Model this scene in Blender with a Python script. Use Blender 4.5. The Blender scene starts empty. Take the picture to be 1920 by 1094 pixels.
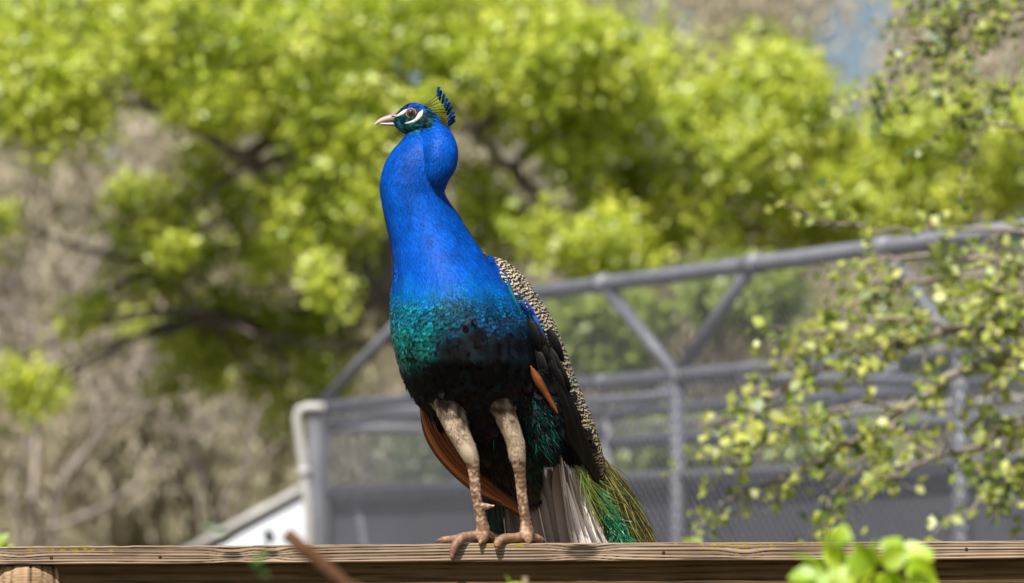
import bpy, math, random
import numpy as np
from mathutils import Vector
from mathutils.bvhtree import BVHTree

# ------------------------------------------------------------------ camera
scene = bpy.context.scene
C = scene.collection
LENS = 150.0
CAM_Y = -8.8
CAM_Z = 1.25
PITCH = math.atan((1100 - 547) / 8000.0)
cam_d = bpy.data.cameras.new("Camera")
cam_d.lens = LENS
cam_d.sensor_width = 36.0
cam_d.clip_start = 0.1
cam_d.clip_end = 2000.0
cam_d.dof.use_dof = True
cam_d.dof.focus_distance = 8.86
cam_d.dof.aperture_fstop = 3.7
cam_d.dof.aperture_blades = 9
cam = bpy.data.objects.new("Camera", cam_d)
cam.location = (0, CAM_Y, CAM_Z)
cam.rotation_euler = (math.pi / 2 + PITCH, 0, 0)
C.objects.link(cam)
scene.camera = cam

# ------------------------------------------------------------------ light
SUN = Vector((-0.22, -0.58, 0.86)).normalized()      # towards the sun
world = bpy.data.worlds.new("World")
scene.world = world
world.use_nodes = True
wn = world.node_tree
sky = wn.nodes.new("ShaderNodeTexSky")
sky.sky_type = 'NISHITA'
sky.sun_disc = False
sky.sun_elevation = math.asin(SUN.z)
sky.sun_rotation = math.atan2(SUN.x, SUN.y)
sky.air_density = 1.0
sky.dust_density = 2.5
bgn = wn.nodes["Background"]
bgn.inputs[1].default_value = 0.075
wn.links.new(sky.outputs[0], bgn.inputs[0])
sun_d = bpy.data.lights.new("Sun", 'SUN')
sun_d.energy = 5.0
sun_d.angle = math.radians(0.53)
sun_d.color = (1.0, 0.97, 0.92)
sun = bpy.data.objects.new("Sun", sun_d)
sun.rotation_euler = SUN.to_track_quat('Z', 'Y').to_euler()
sun.location = (-4, -6, 12)
C.objects.link(sun)
vs = scene.view_settings
vs.view_transform = 'Standard'
vs.look = 'None'
vs.gamma = 1.0
vs.exposure = 0.40
vs.use_curve_mapping = False

# ------------------------------------------------------------------ helpers
rng = np.random.default_rng(11)
cp, sp = math.cos(PITCH), math.sin(PITCH)
FW = np.array([0, cp, sp]); UP = np.array([0, -sp, cp]); RT = np.array([1.0, 0, 0])
CP = np.array([0, CAM_Y, CAM_Z])
S = 0.0011                                             # metres per photo pixel at the railing

def ray(px, py):
    px = np.asarray(px, float)[..., None]; py = np.asarray(py, float)[..., None]
    return FW * 8000.0 + RT * (px - 960.0) - UP * (py - 547.0)

def at(px, py, Y):
    """point in the world at depth Y (m behind the railing face)"""
    d = ray(px, py)
    t = (np.asarray(Y, float)[..., None] - CAM_Y) / d[..., 1:2]
    return CP + d * t

def B(px, py, d):
    return at(px, py, np.asarray(d, float) * S)

def Ba(a):
    a = np.asarray(a, float)
    return B(a[..., 0], a[..., 1], a[..., 2])

def proj(p):
    q = p - CP
    z = q @ FW
    return 960 + 8000 * (q @ RT) / z, 547 - 8000 * (q @ UP) / z

def nrm(a):
    a = np.asarray(a, float)
    return a / np.maximum(np.linalg.norm(a, axis=-1, keepdims=True), 1e-9)

def _h(i, j, k, s):
    n = (i * 374761393 + j * 668265263 + k * 2147483647 + s * 1274126177) & 0xffffffff
    n = ((n ^ (n >> 13)) * 1274126177) & 0xffffffff
    return ((n ^ (n >> 16)) & 0xffff) / 65535.0

def vnoise(p, seed=0):
    p = np.asarray(p, float)
    f = np.floor(p).astype(np.int64); t = p - f; t = t * t * (3 - 2 * t)
    o = 0
    for a in (0, 1):
        for b in (0, 1):
            for c in (0, 1):
                w = (t[..., 0] if a else 1 - t[..., 0]) * (t[..., 1] if b else 1 - t[..., 1]) * (t[..., 2] if c else 1 - t[..., 2])
                o = o + w * _h(f[..., 0] + a, f[..., 1] + b, f[..., 2] + c, seed)
    return o

def sm(e0, e1, x):
    t = np.clip((np.asarray(x, float) - e0) / (e1 - e0), 0, 1)
    return t * t * (3 - 2 * t)

def mix(a, b, t):
    t = np.asarray(t, float)
    if t.ndim: t = t[..., None]
    return np.asarray(a) * (1 - t) + np.asarray(b) * t

def lin(r, g, b):
    f = lambda c: (c / 255 / 12.92) if c / 255 <= 0.04045 else ((c / 255 + 0.055) / 1.055) ** 2.4
    return np.array([f(r), f(g), f(b)])

def catmull(P, n):
    P = np.asarray(P, float)
    m = len(P)
    seg = np.concatenate([[0], np.cumsum(np.maximum(np.linalg.norm(np.diff(P[:, :3], axis=0), axis=1), 1e-9))])
    u = np.linspace(0, seg[-1], n)
    i = np.clip(np.searchsorted(seg, u, side='right') - 1, 0, m - 2)
    t = ((u - seg[i]) / (seg[i + 1] - seg[i]))[:, None]
    p0 = P[np.clip(i - 1, 0, m - 1)]; p1 = P[i]; p2 = P[i + 1]; p3 = P[np.clip(i + 2, 0, m - 1)]
    return 0.5 * ((2 * p1) + (-p0 + p2) * t + (2 * p0 - 5 * p1 + 4 * p2 - p3) * t ** 2 + (-p0 + 3 * p1 - 3 * p2 + p3) * t ** 3)

class MB:
    """collects verts, faces (quads or tris), colours, uvs"""
    def __init__(s):
        s.v = []; s.f4 = []; s.f3 = []; s.c = []; s.uv = []; s.n = 0
    def add(s, v, f4=None, f3=None, c=None, uv=None):
        v = np.asarray(v, float).reshape(-1, 3)
        s.v.append(v)
        if f4 is not None and len(f4): s.f4.append(np.asarray(f4, np.int64).reshape(-1, 4) + s.n)
        if f3 is not None and len(f3): s.f3.append(np.asarray(f3, np.int64).reshape(-1, 3) + s.n)
        if c is None: c = np.ones(3)
        c = np.asarray(c, float)
        if c.ndim == 1: c = np.broadcast_to(c, v.shape)
        s.c.append(c.reshape(-1, 3))
        s.uv.append(np.zeros((len(v), 2)) if uv is None else np.asarray(uv, float).reshape(-1, 2))
        s.n += len(v)
    def mesh(s, name, smooth=True):
        me = bpy.data.meshes.new(name)
        v = np.concatenate(s.v); 
        f4 = np.concatenate(s.f4) if s.f4 else np.zeros((0, 4), np.int64)
        f3 = np.concatenate(s.f3) if s.f3 else np.zeros((0, 3), np.int64)
        me.vertices.add(len(v)); me.vertices.foreach_set('co', v.astype(np.float32).ravel())
        li = np.concatenate([f4.ravel(), f3.ravel()]).astype(np.int32)
        me.loops.add(len(li)); me.loops.foreach_set('vertex_index', li)
        nf = len(f4) + len(f3)
        tot = np.concatenate([np.full(len(f4), 4), np.full(len(f3), 3)]).astype(np.int32)
        st = np.concatenate([[0], np.cumsum(tot)[:-1]]).astype(np.int32) if nf else np.zeros(0, np.int32)
        me.polygons.add(nf); me.polygons.foreach_set('loop_start', st)
        me.polygons.foreach_set('use_smooth', np.full(nf, smooth))
        me.update(calc_edges=True)
        col = np.ones((len(v), 4), np.float32); col[:, :3] = np.concatenate(s.c)
        at_ = me.color_attributes.new("Col", 'FLOAT_COLOR', 'POINT'); at_.data.foreach_set('color', col.ravel())
        uv = np.concatenate(s.uv)
        ul = me.uv_layers.new(name="UVMap"); ul.data.foreach_set('uv', uv[li].astype(np.float32).ravel())
        me.validate()
        return me
    def obj(s, name, mat, parent=None, smooth=True, origin=None):
        me = s.mesh(name, smooth)
        if origin is not None:
            n = len(me.vertices); a = np.zeros(n * 3, np.float32); me.vertices.foreach_get('co', a)
            a = a.reshape(-1, 3) - np.asarray(origin, np.float32); me.vertices.foreach_set('co', a.ravel())
        return link(name, me, mat, parent, origin)

def link(name, me, mat, parent=None, origin=None):
    o = bpy.data.objects.new(name, me)
    if mat is not None and len(me.materials) == 0: me.materials.append(mat)
    C.objects.link(o)
    if origin is not None: o.location = Vector(origin)
    if parent is not None:
        o.parent = parent
        w = Vector((0, 0, 0)); q = parent
        while q is not None:
            w += q.location; q = q.parent
        o.location = (Vector(origin) if origin is not None else Vector((0, 0, 0))) - w
    return o

def tag(o, label=None, cat=None, group=None, kind=None):
    if label: o["label"] = label
    if cat: o["category"] = cat
    if group: o["group"] = group
    if kind: o["kind"] = kind
    return o

def empty(name, loc):
    o = bpy.data.objects.new(name, None); C.objects.link(o)
    o.empty_display_size = 0.1
    o.location = Vector([float(x) for x in loc]); return o

def frame_along(P):
    T = nrm(np.gradient(P, axis=0))
    ref = np.array([0, 0, 1.0]) if abs(nrm(P[-1] - P[0])[2]) < 0.8 else np.array([0, 1.0, 0])
    U = nrm(np.cross(np.broadcast_to(ref, T.shape), T)); V = np.cross(T, U)
    return T, U, V

def tube(mb, P, R, seg=8, c=None, cap=True):
    P = np.asarray(P, float); n = len(P)
    R = np.broadcast_to(np.asarray(R, float), (n,))
    T, U, V = frame_along(P)
    a = np.linspace(0, 2 * math.pi, seg, endpoint=False)
    ring = P[:, None] + R[:, None, None] * (U[:, None] * np.cos(a)[None, :, None] + V[:, None] * np.sin(a)[None, :, None])
    i = np.arange(n - 1)[:, None] * seg; j = np.arange(seg)[None]; k = (j + 1) % seg
    f = np.stack([i + j, i + k, i + seg + k, i + seg + j], -1).reshape(-1, 4)
    v = ring.reshape(-1, 3)
    f3 = []
    if cap:
        v = np.concatenate([v, P[:1], P[-1:]])
        for q in range(seg):
            f3.append((n * seg, (q + 1) % seg, q)); f3.append((n * seg + 1, (n - 1) * seg + q, (n - 1) * seg + (q + 1) % seg))
    cc = None
    if c is not None:
        c = np.asarray(c, float)
        cc = c if c.ndim == 1 else np.concatenate([np.repeat(c, seg, 0)] + ([c[:1], c[-1:]] if cap else []))
    uv = np.stack([np.tile(np.arange(seg) / seg, n), np.repeat(np.linspace(0, 1, n), seg)], -1)
    if cap: uv = np.concatenate([uv, np.zeros((2, 2))])
    mb.add(v, f, f3, cc, uv)

def box(mb, lo, hi, c=None):
    lo = np.asarray(lo, float); hi = np.asarray(hi, float)
    v = np.array([[x, y, z] for x in (lo[0], hi[0]) for y in (lo[1], hi[1]) for z in (lo[2], hi[2])])
    mb.add(v, [(0, 1, 3, 2), (4, 6, 7, 5), (0, 4, 5, 1), (2, 3, 7, 6), (0, 2, 6, 4), (1, 5, 7, 3)], None, c)

# ------------------------------------------------------------------ materials
def mat(name, rough=0.6, metal=0.0, base=None, spec=0.5, use_col=True, bump=None, sheen=0.0, vary=0.0, vscale=20.0):
    m = bpy.data.materials.new(name); m.use_nodes = True
    nt = m.node_tree; b = nt.nodes["Principled BSDF"]
    b.inputs["Roughness"].default_value = rough; b.inputs["Metallic"].default_value = metal
    b.inputs["Specular IOR Level"].default_value = spec
    if sheen: b.inputs["Sheen Weight"].default_value = sheen
    if use_col:
        a = nt.nodes.new("ShaderNodeVertexColor"); a.layer_name = "Col"; src = a.outputs[0]
    else:
        a = nt.nodes.new("ShaderNodeRGB"); a.outputs[0].default_value = (*base, 1); src = a.outputs[0]
    if vary:
        tc = nt.nodes.new("ShaderNodeTexCoord"); nz = nt.nodes.new("ShaderNodeTexNoise")
        nz.inputs["Scale"].default_value = vscale; nz.inputs["Detail"].default_value = 5
        nt.links.new(tc.outputs["Object"], nz.inputs["Vector"])
        mr = nt.nodes.new("ShaderNodeMapRange"); mr.inputs[1].default_value = 0.3; mr.inputs[2].default_value = 0.7
        mr.inputs[3].default_value = 1 - vary; mr.inputs[4].default_value = 1 + vary
        nt.links.new(nz.outputs[0], mr.inputs[0])
        mx = nt.nodes.new("ShaderNodeVectorMath"); mx.operation = 'SCALE'
        nt.links.new(src, mx.inputs[0]); nt.links.new(mr.outputs[0], mx.inputs["Scale"]); src = mx.outputs[0]
    nt.links.new(src, b.inputs["Base Color"])
    if bump:
        tc = nt.nodes.new("ShaderNodeTexCoord"); nz = nt.nodes.new("ShaderNodeTexNoise")
        nz.inputs["Scale"].default_value = bump[0]; nz.inputs["Detail"].default_value = 4
        bp = nt.nodes.new("ShaderNodeBump"); bp.inputs["Strength"].default_value = bump[1]; bp.inputs["Distance"].default_value = bump[2]
        nt.links.new(tc.outputs["Object"], nz.inputs["Vector"]); nt.links.new(nz.outputs[0], bp.inputs["Height"])
        nt.links.new(bp.outputs[0], b.inputs["Normal"])
    return m

def leaf_mat(name, trans=0.4, rough=0.5, gloss=0.08):
    m = bpy.data.materials.new(name); m.use_nodes = True
    nt = m.node_tree; nt.nodes.remove(nt.nodes["Principled BSDF"])
    out = nt.nodes["Material Output"]
    a = nt.nodes.new("ShaderNodeVertexColor"); a.layer_name = "Col"
    d = nt.nodes.new("ShaderNodeBsdfDiffuse"); t = nt.nodes.new("ShaderNodeBsdfTranslucent")
    g = nt.nodes.new("ShaderNodeBsdfGlossy"); g.inputs["Roughness"].default_value = rough
    g.inputs["Color"].default_value = (0.9, 0.95, 0.9, 1)
    mx = nt.nodes.new("ShaderNodeMixShader"); mx.inputs[0].default_value = trans
    m2 = nt.nodes.new("ShaderNodeMixShader"); m2.inputs[0].default_value = gloss
    nt.links.new(a.outputs[0], d.inputs[0]); nt.links.new(a.outputs[0], t.inputs[0])
    nt.links.new(d.outputs[0], mx.inputs[1]); nt.links.new(t.outputs[0], mx.inputs[2])
    nt.links.new(mx.outputs[0], m2.inputs[1]); nt.links.new(g.outputs[0], m2.inputs[2])
    nt.links.new(m2.outputs[0], out.inputs[0])
    return m

M_leaf = leaf_mat("leaf", 0.46, .5, .06)
M_dryleaf = leaf_mat("dry_leaf", 0.25, 0.6, 0.05)
M_bark = mat("bark", 0.9, vary=0.35, vscale=9, bump=(30, 0.6, 0.02))
M_pipe = mat("galvanised_pipe", 0.55, 0.25, lin(128, 129, 136), use_col=False, vary=0.15, vscale=6)
M_wire = mat("wire", 0.6, 0.2, lin(120, 122, 132), use_col=False)
M_pvc = mat("pale_pipe", 0.45, 0, lin(180, 177, 172), use_col=False, vary=0.08, vscale=8)
M_shade = mat("shade_cloth", 0.9, 0, lin(84, 85, 93), use_col=False, vary=0.12, vscale=3)
M_roof = mat("white_sheet_metal", 0.5, 0.0, lin(236, 240, 248), use_col=False, vary=0.08, vscale=4)
M_coopwall = mat("coop_boards", 0.8, 0, lin(120, 112, 104), use_col=False, vary=0.2, vscale=7)

# ================================================================== SETTING
g = MB()
n = 60
xs = np.concatenate([-np.geomspace(600, 3, 24), np.linspace(-2.5, 2.5, 9), np.geomspace(3, 600, 24)])
X, Y = np.meshgrid(xs, xs + 10)
Z = 0.05 * (vnoise(np.stack([X * .4, Y * .4, X * 0], -1)) - .5) - 0.02
k = len(xs); idx = np.arange(k * k).reshape(k, k)
g.add(np.stack([X, Y, Z], -1), np.stack([idx[:-1, :-1], idx[:-1, 1:], idx[1:, 1:], idx[1:, :-1]], -1))
M_ground = bpy.data.materials.new("dry_ground"); M_ground.use_nodes = True
nt = M_ground.node_tree; b = nt.nodes["Principled BSDF"]; b.inputs["Roughness"].default_value = 0.95
tc = nt.nodes.new("ShaderNodeTexCoord"); nz = nt.nodes.new("ShaderNodeTexNoise"); nz.inputs["Scale"].default_value = 0.9; nz.inputs["Detail"].default_value = 8
cr = nt.nodes.new("ShaderNodeValToRGB")
cr.color_ramp.elements[0].position = 0.35; cr.color_ramp.elements[0].color = (0.05, 0.06, 0.02, 1)
cr.color_ramp.elements[1].position = 0.65; cr.color_ramp.elements[1].color = (0.19, 0.14, 0.09, 1)
nt.links.new(tc.outputs["Object"], nz.inputs["Vector"]); nt.links.new(nz.outputs[0], cr.inputs[0]); nt.links.new(cr.outputs[0], b.inputs["Base Color"])
tag(g.obj("ground", M_ground), kind="structure")

# ================================================================== WOODEN RAILING
rail = tag(empty("wooden_railing", (0, 0.07, 0)), "weathered wooden railing with lichen on its flat top board, peacock standing on it", "railing")
TILT = -0.0055       # top edge rises to the right
def wood_mat(name, dark, light, grey, lichen):
    m = bpy.data.materials.new(name); m.use_nodes = True
    nt = m.node_tree; b = nt.nodes["Principled BSDF"]; b.inputs["Roughness"].default_value = 0.85
    b.inputs["Specular IOR Level"].default_value = 0.25
    vc = nt.nodes.new("ShaderNodeVertexColor"); vc.layer_name = "Col"
    sx = nt.nodes.new("ShaderNodeSeparateColor"); nt.links.new(vc.outputs[0], sx.inputs[0])
    tc = nt.nodes.new("ShaderNodeTexCoord")
    mp = nt.nodes.new("ShaderNodeMapping"); mp.inputs["Scale"].default_value = (9, 300, 300)
    nt.links.new(tc.outputs["Object"], mp.inputs[0])
    fi = nt.nodes.new("ShaderNodeTexNoise"); fi.inputs["Scale"].default_value = 1; fi.inputs["Detail"].default_value = 6
    nt.links.new(mp.outputs[0], fi.inputs["Vector"])
    ad = nt.nodes.new("ShaderNodeMath"); ad.operation = 'MULTIPLY_ADD'
    nt.links.new(fi.outputs[0], ad.inputs[0]); ad.inputs[1].default_value = 0.9
    su = nt.nodes.new("ShaderNodeMath"); su.operation = 'SUBTRACT'; su.inputs[1].default_value = 0.45
    nt.links.new(sx.outputs[0], su.inputs[0]); nt.links.new(su.outputs[0], ad.inputs[2])
    r = nt.nodes.new("ShaderNodeValToRGB"); nt.links.new(ad.outputs[0], r.inputs[0])
    r.color_ramp.elements[0].position = 0.12; r.color_ramp.elements[0].color = (*dark, 1)
    r.color_ramp.elements[1].position = 0.85; r.color_ramp.elements[1].color = (*light, 1)
    big = nt.nodes.new("ShaderNodeTexNoise"); big.inputs["Scale"].default_value = 7; big.inputs["Detail"].default_value = 6
    nt.links.new(tc.outputs["Object"], big.inputs["Vector"])
    br = nt.nodes.new("ShaderNodeMapRange"); br.inputs[1].default_value = 0.38; br.inputs[2].default_value = 0.66
    nt.links.new(big.outputs[0], br.inputs[0])
    mg = nt.nodes.new("ShaderNodeMix"); mg.data_type = 'RGBA'; mg.blend_type = 'MULTIPLY'
    nt.links.new(br.outputs[0], mg.inputs[0]); nt.links.new(r.outputs[0], mg.inputs[6]); mg.inputs[7].default_value = (*grey, 1)
    # lichen: blotches with their own shape, strongest where G of the colour layer is high
    ln = nt.nodes.new("ShaderNodeTexNoise"); ln.inputs["Scale"].default_value = 70; ln.inputs["Detail"].default_value = 5
    nt.links.new(tc.outputs["Object"], ln.inputs["Vector"])
    lm = nt.nodes.new("ShaderNodeMath"); lm.operation = 'MULTIPLY'; nt.links.new(ln.outputs[0], lm.inputs[0]); nt.links.new(sx.outputs[1], lm.inputs[1])
    lr = nt.nodes.new("ShaderNodeMapRange"); lr.inputs[1].default_value = 0.57; lr.inputs[2].default_value = 0.68
    nt.links.new(lm.outputs[0], lr.inputs[0])
    ml = nt.nodes.new("ShaderNodeMix"); ml.data_type = 'RGBA'
    nt.links.new(lr.outputs[0], ml.inputs[0]); nt.links.new(mg.outputs[2], ml.inputs[6]); ml.inputs[7].default_value = (*lichen, 1)
    nt.links.new(ml.outputs[2], b.inputs["Base Color"])
    bp = nt.nodes.new("ShaderNodeBump"); bp.inputs["Strength"].default_value = 0.5; bp.inputs["Distance"].default_value = 0.0015
    nt.links.new(fi.outputs[0], bp.inputs["Height"]); nt.links.new(bp.outputs[0], b.inputs["Normal"])
    return m
M_wood = wood_mat("weathered_timber", (0.026, 0.018, 0.011), (0.40, 0.295, 0.20), (0.62, 0.56, 0.52), (0.26, 0.18, 0.035))
M_fascia = wood_mat("stained_timber", (0.032, 0.02, 0.008), (0.15, 0.09, 0.036), (0.7, 0.7, 0.55), (0.2, 0.15, 0.02))
M_post = wood_mat("log_timber", (0.10, 0.06, 0.03), (0.50, 0.34, 0.20), (0.8, 0.72, 0.65), (0.4, 0.3, 0.05))

RT_Z = float(at(960, 1019.5, 0)[2])                     # top of the board
KN = [(437, 1040, 1.0, 26), (512, 1036, 1.0, 18), (1092, 1036, 1.2, 34), (1395, 1045, .7, 24), (1700, 1030, .6, 22), (40, 1045, .6, 26), (-500, 1040, 1, 25), (2350, 1035, 1, 28)]
def plank(mb, x0, x1, zt, th, y0, depth, ring, knots, amp, seed, nx=1500, nz=30, lich=1.0):
    x = np.linspace(x0, x1, nx)
    # profile round the board: front face bottom->top, top, back, bottom
    r = 0.0035
    pr = []
    for s_ in np.linspace(0, 1, nz): pr.append((y0, zt - th + th * s_, s_))
    prof = np.array(pr)
    prof[0, 0] += r; prof[1, 0] += r * .3; prof[-1, 0] += r; prof[-2, 0] += r * .3
    tp = [(y0 + depth * q, zt, 1 + q) for q in np.linspace(0.06, 1, 14)]
    bk = [(y0 + depth, zt - th * q, 2 + q) for q in (0.05, 0.5, 1)]
    bt = [(y0 + depth * (1 - q), zt - th, 3 + q) for q in (0.05, .5, .93)]
    prof = np.concatenate([prof, tp, bk, bt])
    m = len(prof)
    XX, K = np.meshgrid(x, np.arange(m), indexing='ij')
    YY = prof[K, 0].copy(); ZZ = prof[K, 1].copy()
    W = prof[K, 2] * th                                  # unrolled height
    warp = 1.7 * vnoise(np.stack([XX * 1.6, W * 22, XX * 0 + seed], -1)) + .3 * vnoise(np.stack([XX * 6, W * 90, XX * 0 + seed + 3], -1))
    rc = W / ring + warp
    kn = np.zeros_like(rc)
    for (kx, ky, ks, kr) in knots:
        cx = (kx - 960) * S; cz = (ky - 1019) * -S + th
        dx = (XX - cx) / (kr * S * 1.3); dz = (W - cz) / (kr * S * .62)
        q = np.exp(-(dx ** 2 + dz ** 2))
        rc = rc + ks * 1.5 * q * np.sign(dz + .15) * np.minimum(1, np.abs(dz + .15) * 1.5)
        kn = np.maximum(kn, q * ks)
    fr = rc - np.floor(rc)
    id_ = np.floor(rc)
    hard = _h(id_.astype(np.int64), (id_ * 0).astype(np.int64), (id_ * 0).astype(np.int64), seed)
    prof_g = np.clip(np.sin(np.pi * fr) ** 0.45, 0, 1)    # 0 in the groove
    gr = prof_g * (0.55 + 0.45 * hard)
    gr = np.clip(gr - 0.45 * sm(.55, 1, kn), 0, 1)
    crack = vnoise(np.stack([XX * 5, W * 260, XX * 0 + seed + 9], -1))
    gr = gr * (1 - .55 * sm(.72, .9, crack))
    h = amp * (gr - .6)
    fm = (K < nz) & (K > 0)
    YY = np.where(fm, YY - h, YY); ZZ = np.where((K >= nz) & (K < nz + 14), ZZ + h * .8, ZZ)
    ZZ = ZZ + .002 * (vnoise(np.stack([XX * 3, XX * 0, XX * 0 + seed + 5], -1)) - .5) + np.where((K >= nz - 3) & (K < nz), .0025 * (vnoise(np.stack([XX * 40, XX * 0, XX * 0 + seed + 6], -1)) - .6), 0)
    ZZ = ZZ - TILT * XX
    li = lich * np.where(K < nz, .55 + .45 * prof[K, 2], .8) * (0.55 + .75 * vnoise(np.stack([XX * 4.5, W * 6, XX * 0 + 77], -1)))
    col = np.stack([gr, li, gr * 0], -1)
    i = np.arange(nx - 1)[:, None] * m; j = np.arange(m)[None]; k2 = (j + 1) % m
    f = np.stack([i + j, i + m + j, i + m + k2, i + k2], -1).reshape(-1, 4)
    mb.add(np.stack([XX, YY, ZZ], -1), f, None, col.reshape(-1, 3))
    mb_n = nx * m
    c0 = np.stack([np.arange(m)], 0)[0]
    # end caps
    for e in (0, nx - 1):
        ring_i = e * m + np.arange(m); v0 = np.stack([XX, YY, ZZ], -1)[e]
        mb.add(np.concatenate([v0, v0.mean(0)[None]]), None, [(q, (q + 1) % m, m) for q in range(m)], np.array([.5, .2, 0]))
mb = MB(); plank(mb, -1.75, 1.75, RT_Z, 0.0375, 0.0, 0.14, 0.0062, KN, 0.0034, 4)
mb.obj("top_board", M_wood, rail)
mb = MB(); plank(mb, -1.75, 1.75, RT_Z - 0.0335, 0.14, 0.029, 0.035, 0.016, [(240, 1110, 1, 30), (1310, 1090, 1, 25)], 0.0010, 8, nx=700, nz=40, lich=.35)
mb.obj("fascia_board", M_fascia, rail)
# log posts
def log_post(cx, nm="post"):
    mb = MB(); nz, na = 60, 120
    zt = RT_Z - 0.0385 - TILT * cx
    z = np.linspace(-0.1, zt, nz); z = np.concatenate([z, [zt + .0]])
    a = np.linspace(0, 2 * math.pi, na, endpoint=False)
    A, ZZ = np.meshgrid(a, z)
    nn = vnoise(np.stack([np.cos(A) * 9, np.sin(A) * 9, ZZ * 2], -1), 3)
    cr_ = vnoise(np.stack([np.cos(A) * 17, np.sin(A) * 17, ZZ * 3], -1), 5)
    gro = sm(.74, .88, cr_)
    R = 0.098 + .004 * (nn - .5) - .003 * gro
    edge = sm(zt - .012, zt, ZZ); R = R - .006 * edge ** 2
    V = np.stack([cx + R * np.cos(A), 0.098 + R * np.sin(A), ZZ + np.where(ZZ > zt - .02, .004 * (vnoise(np.stack([np.cos(A) * 6, np.sin(A) * 6, A * 0], -1), 9) - 1), 0)], -1)
    gcol = np.clip(.5 + .4 * (vnoise(np.stack([np.cos(A) * 40, np.sin(A) * 40, ZZ * 4], -1), 7) - .3) - .8 * gro, 0, 1)
    i = np.arange(len(z) - 1)[:, None] * na; j = np.arange(na)[None]; k2 = (j + 1) % na
    mb.add(V, np.stack([i + j, i + k2, i + na + k2, i + na + j], -1).reshape(-1, 4), None, np.stack([gcol, gcol * 0 + .3, gcol * 0], -1))
    top = V[-1]; mb.add(np.concatenate([top, top.mean(0)[None]]), None, [(q, (q + 1) % na, na) for q in range(na)], np.array([.5, .3, 0]))
    o = mb.obj(nm, M_post, rail)
    return o
M_nail = mat("rusty_nail", .7, .5, lin(70, 52, 44), use_col=False)
for nx_, ny_ in ((96, 1046), (300, 1044), (1244, 1036), (1812, 1030)):
    q = at(nx_, ny_, -.0012); mb = MB(); tube(mb, np.array([q + [0, .006, 0], q, q + [0, -.0006, 0]]), [.0034, .0034, .0022], 10); mb.obj("nail_head", M_nail, rail)
log_post((50 - 960) * S)
log_post((50 - 960) * S + 2.45)

# ================================================================== AVIARY
# plan line of the near long wall: from far left end to near right end
zl, zr = 22.0, 16.3
PL = np.array([(596 - 960) / 8000 * zl, zl + CAM_Y]); PR = np.array([(1900 - 960) / 8000 * zr, zr + CAM_Y])
DIR = (PR - PL) / np.linalg.norm(PR - PL); NRM = np.array([-DIR[1], DIR[0]])      # NRM points away to the right/back
if NRM[1] < 0: NRM = -NRM
def onwall(px, py, off=0.0):
    d = ray(px, py); o2 = CP[:2]; p0 = PL + NRM * off
    t = np.dot(p0 - o2, NRM) / np.dot(d[:2], NRM)
    return CP + d * t
def wallxy(s_, off=0.0):
    return PL + DIR * s_ + NRM * off
avi = tag(empty("aviary", (*wallxy(3.2, .8), 0)), "large grey pipe framed aviary with wire mesh walls behind the peacock", "aviary")
def s_of(p): return float(np.dot(p[:2] - PL, DIR))
eav = np.mean([onwall(600, 772)[2], onwall(1270, 690)[2], onwall(1890, 655)[2]])
top = np.mean([onwall(1130, 538)[2], onwall(1890, 428)[2]])
mid = np.mean([onwall(700, 905)[2], onwall(1300, 905)[2]])
LEN = 7.2; WID = 1.7
N3 = np.array([NRM[0], NRM[1], 0])
def wp(s_, z, off=0.0):
    q = wallxy(s_, off); return np.array([q[0], q[1], z])
def pipe(name, a, b_, r, m=M_pipe, seg=14, parent=avi):
    mb = MB(); tube(mb, np.array([a, (a + b_) / 2, b_]), r, seg); return mb.obj(name, m, parent)
s_t0 = s_of(onwall(771, 582)); s_n = s_of(onwall(1270, 690)); s_a = s_of(onwall(1130, 545)); s_b = s_of(onwall(1412, 495))
s_c = s_of(onwall(1655, 520)); s_d = s_of(onwall(1800, 660))
def truss(off):
    pipe("top_rail", wp(s_t0, top, off), wp(LEN, top, off), 0.036)
    pipe("eave_rail", wp(0.03, eav, off), wp(LEN, eav, off), 0.030)
    pipe("brace", wp(0.0, eav, off), wp(s_t0, top, off), 0.030)
    for s0, s1 in ((s_a, s_n), (s_b, s_n), (s_c, s_d), (s_t0, .5 * (s_t0 + s_n) - .3), (LEN - .02, s_d)):
        pipe("brace", wp(s0, top, off), wp(s1, eav, off), 0.030)
    for s0 in (0.0, s_n, s_d, LEN):
        pipe("post", wp(s0, -0.05, off), wp(s0, eav, off), 0.042 if s0 == 0 else 0.034)
truss(0.0)
pipe("eave_rail", wp(0.03, eav, WID), wp(LEN, eav, WID), 0.028)
pipe("brace", onwall(1306, 706, WID), onwall(1130, 795, WID), 0.026)
pipe("brace", onwall(1500, 800, WID), onwall(1680, 690, WID), 0.026)
for s0 in (0.0, LEN): pipe("post", wp(s0, -0.05, WID), wp(s0, eav, WID), 0.036)
for s0, z in ((0.0, eav), (s_n, eav), (s_d, eav), (LEN, eav)):
    pipe("cross_rail", wp(s0, z, 0.03), wp(s0, z, WID - .03), 0.028)
pipe("cross_rail", wp(0, eav - .10, 0.03), wp(0, eav - .10, WID - .03), 0.026)
pipe("middle_rail", wp(0.05, eav - .085, 0.0), wp(s_n - .05, eav - .085, 0.0), 0.024)
pipe("middle_rail", wp(0.05, mid, 0.0), wp(LEN, mid, 0.0), 0.022)
pipe("middle_rail", wp(0.05, mid + .28, WID), wp(LEN, mid + .28, WID), 0.045)
pipe("middle_rail", wp(0.05, mid + .36, WID), wp(LEN, mid + .36, WID), 0.02, M_pvc)
for q in (s_a * .8, s_n * .9, s_b, (s_b + s_d) / 2, (s_d + LEN) / 2):
    pipe("post", wp(q, -0.05, WID), wp(q, mid + .3, WID), 0.03)
pipe("brace", wp(.35, mid + .02, .06), wp(1.05, -0.05, .06), 0.03)
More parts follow.
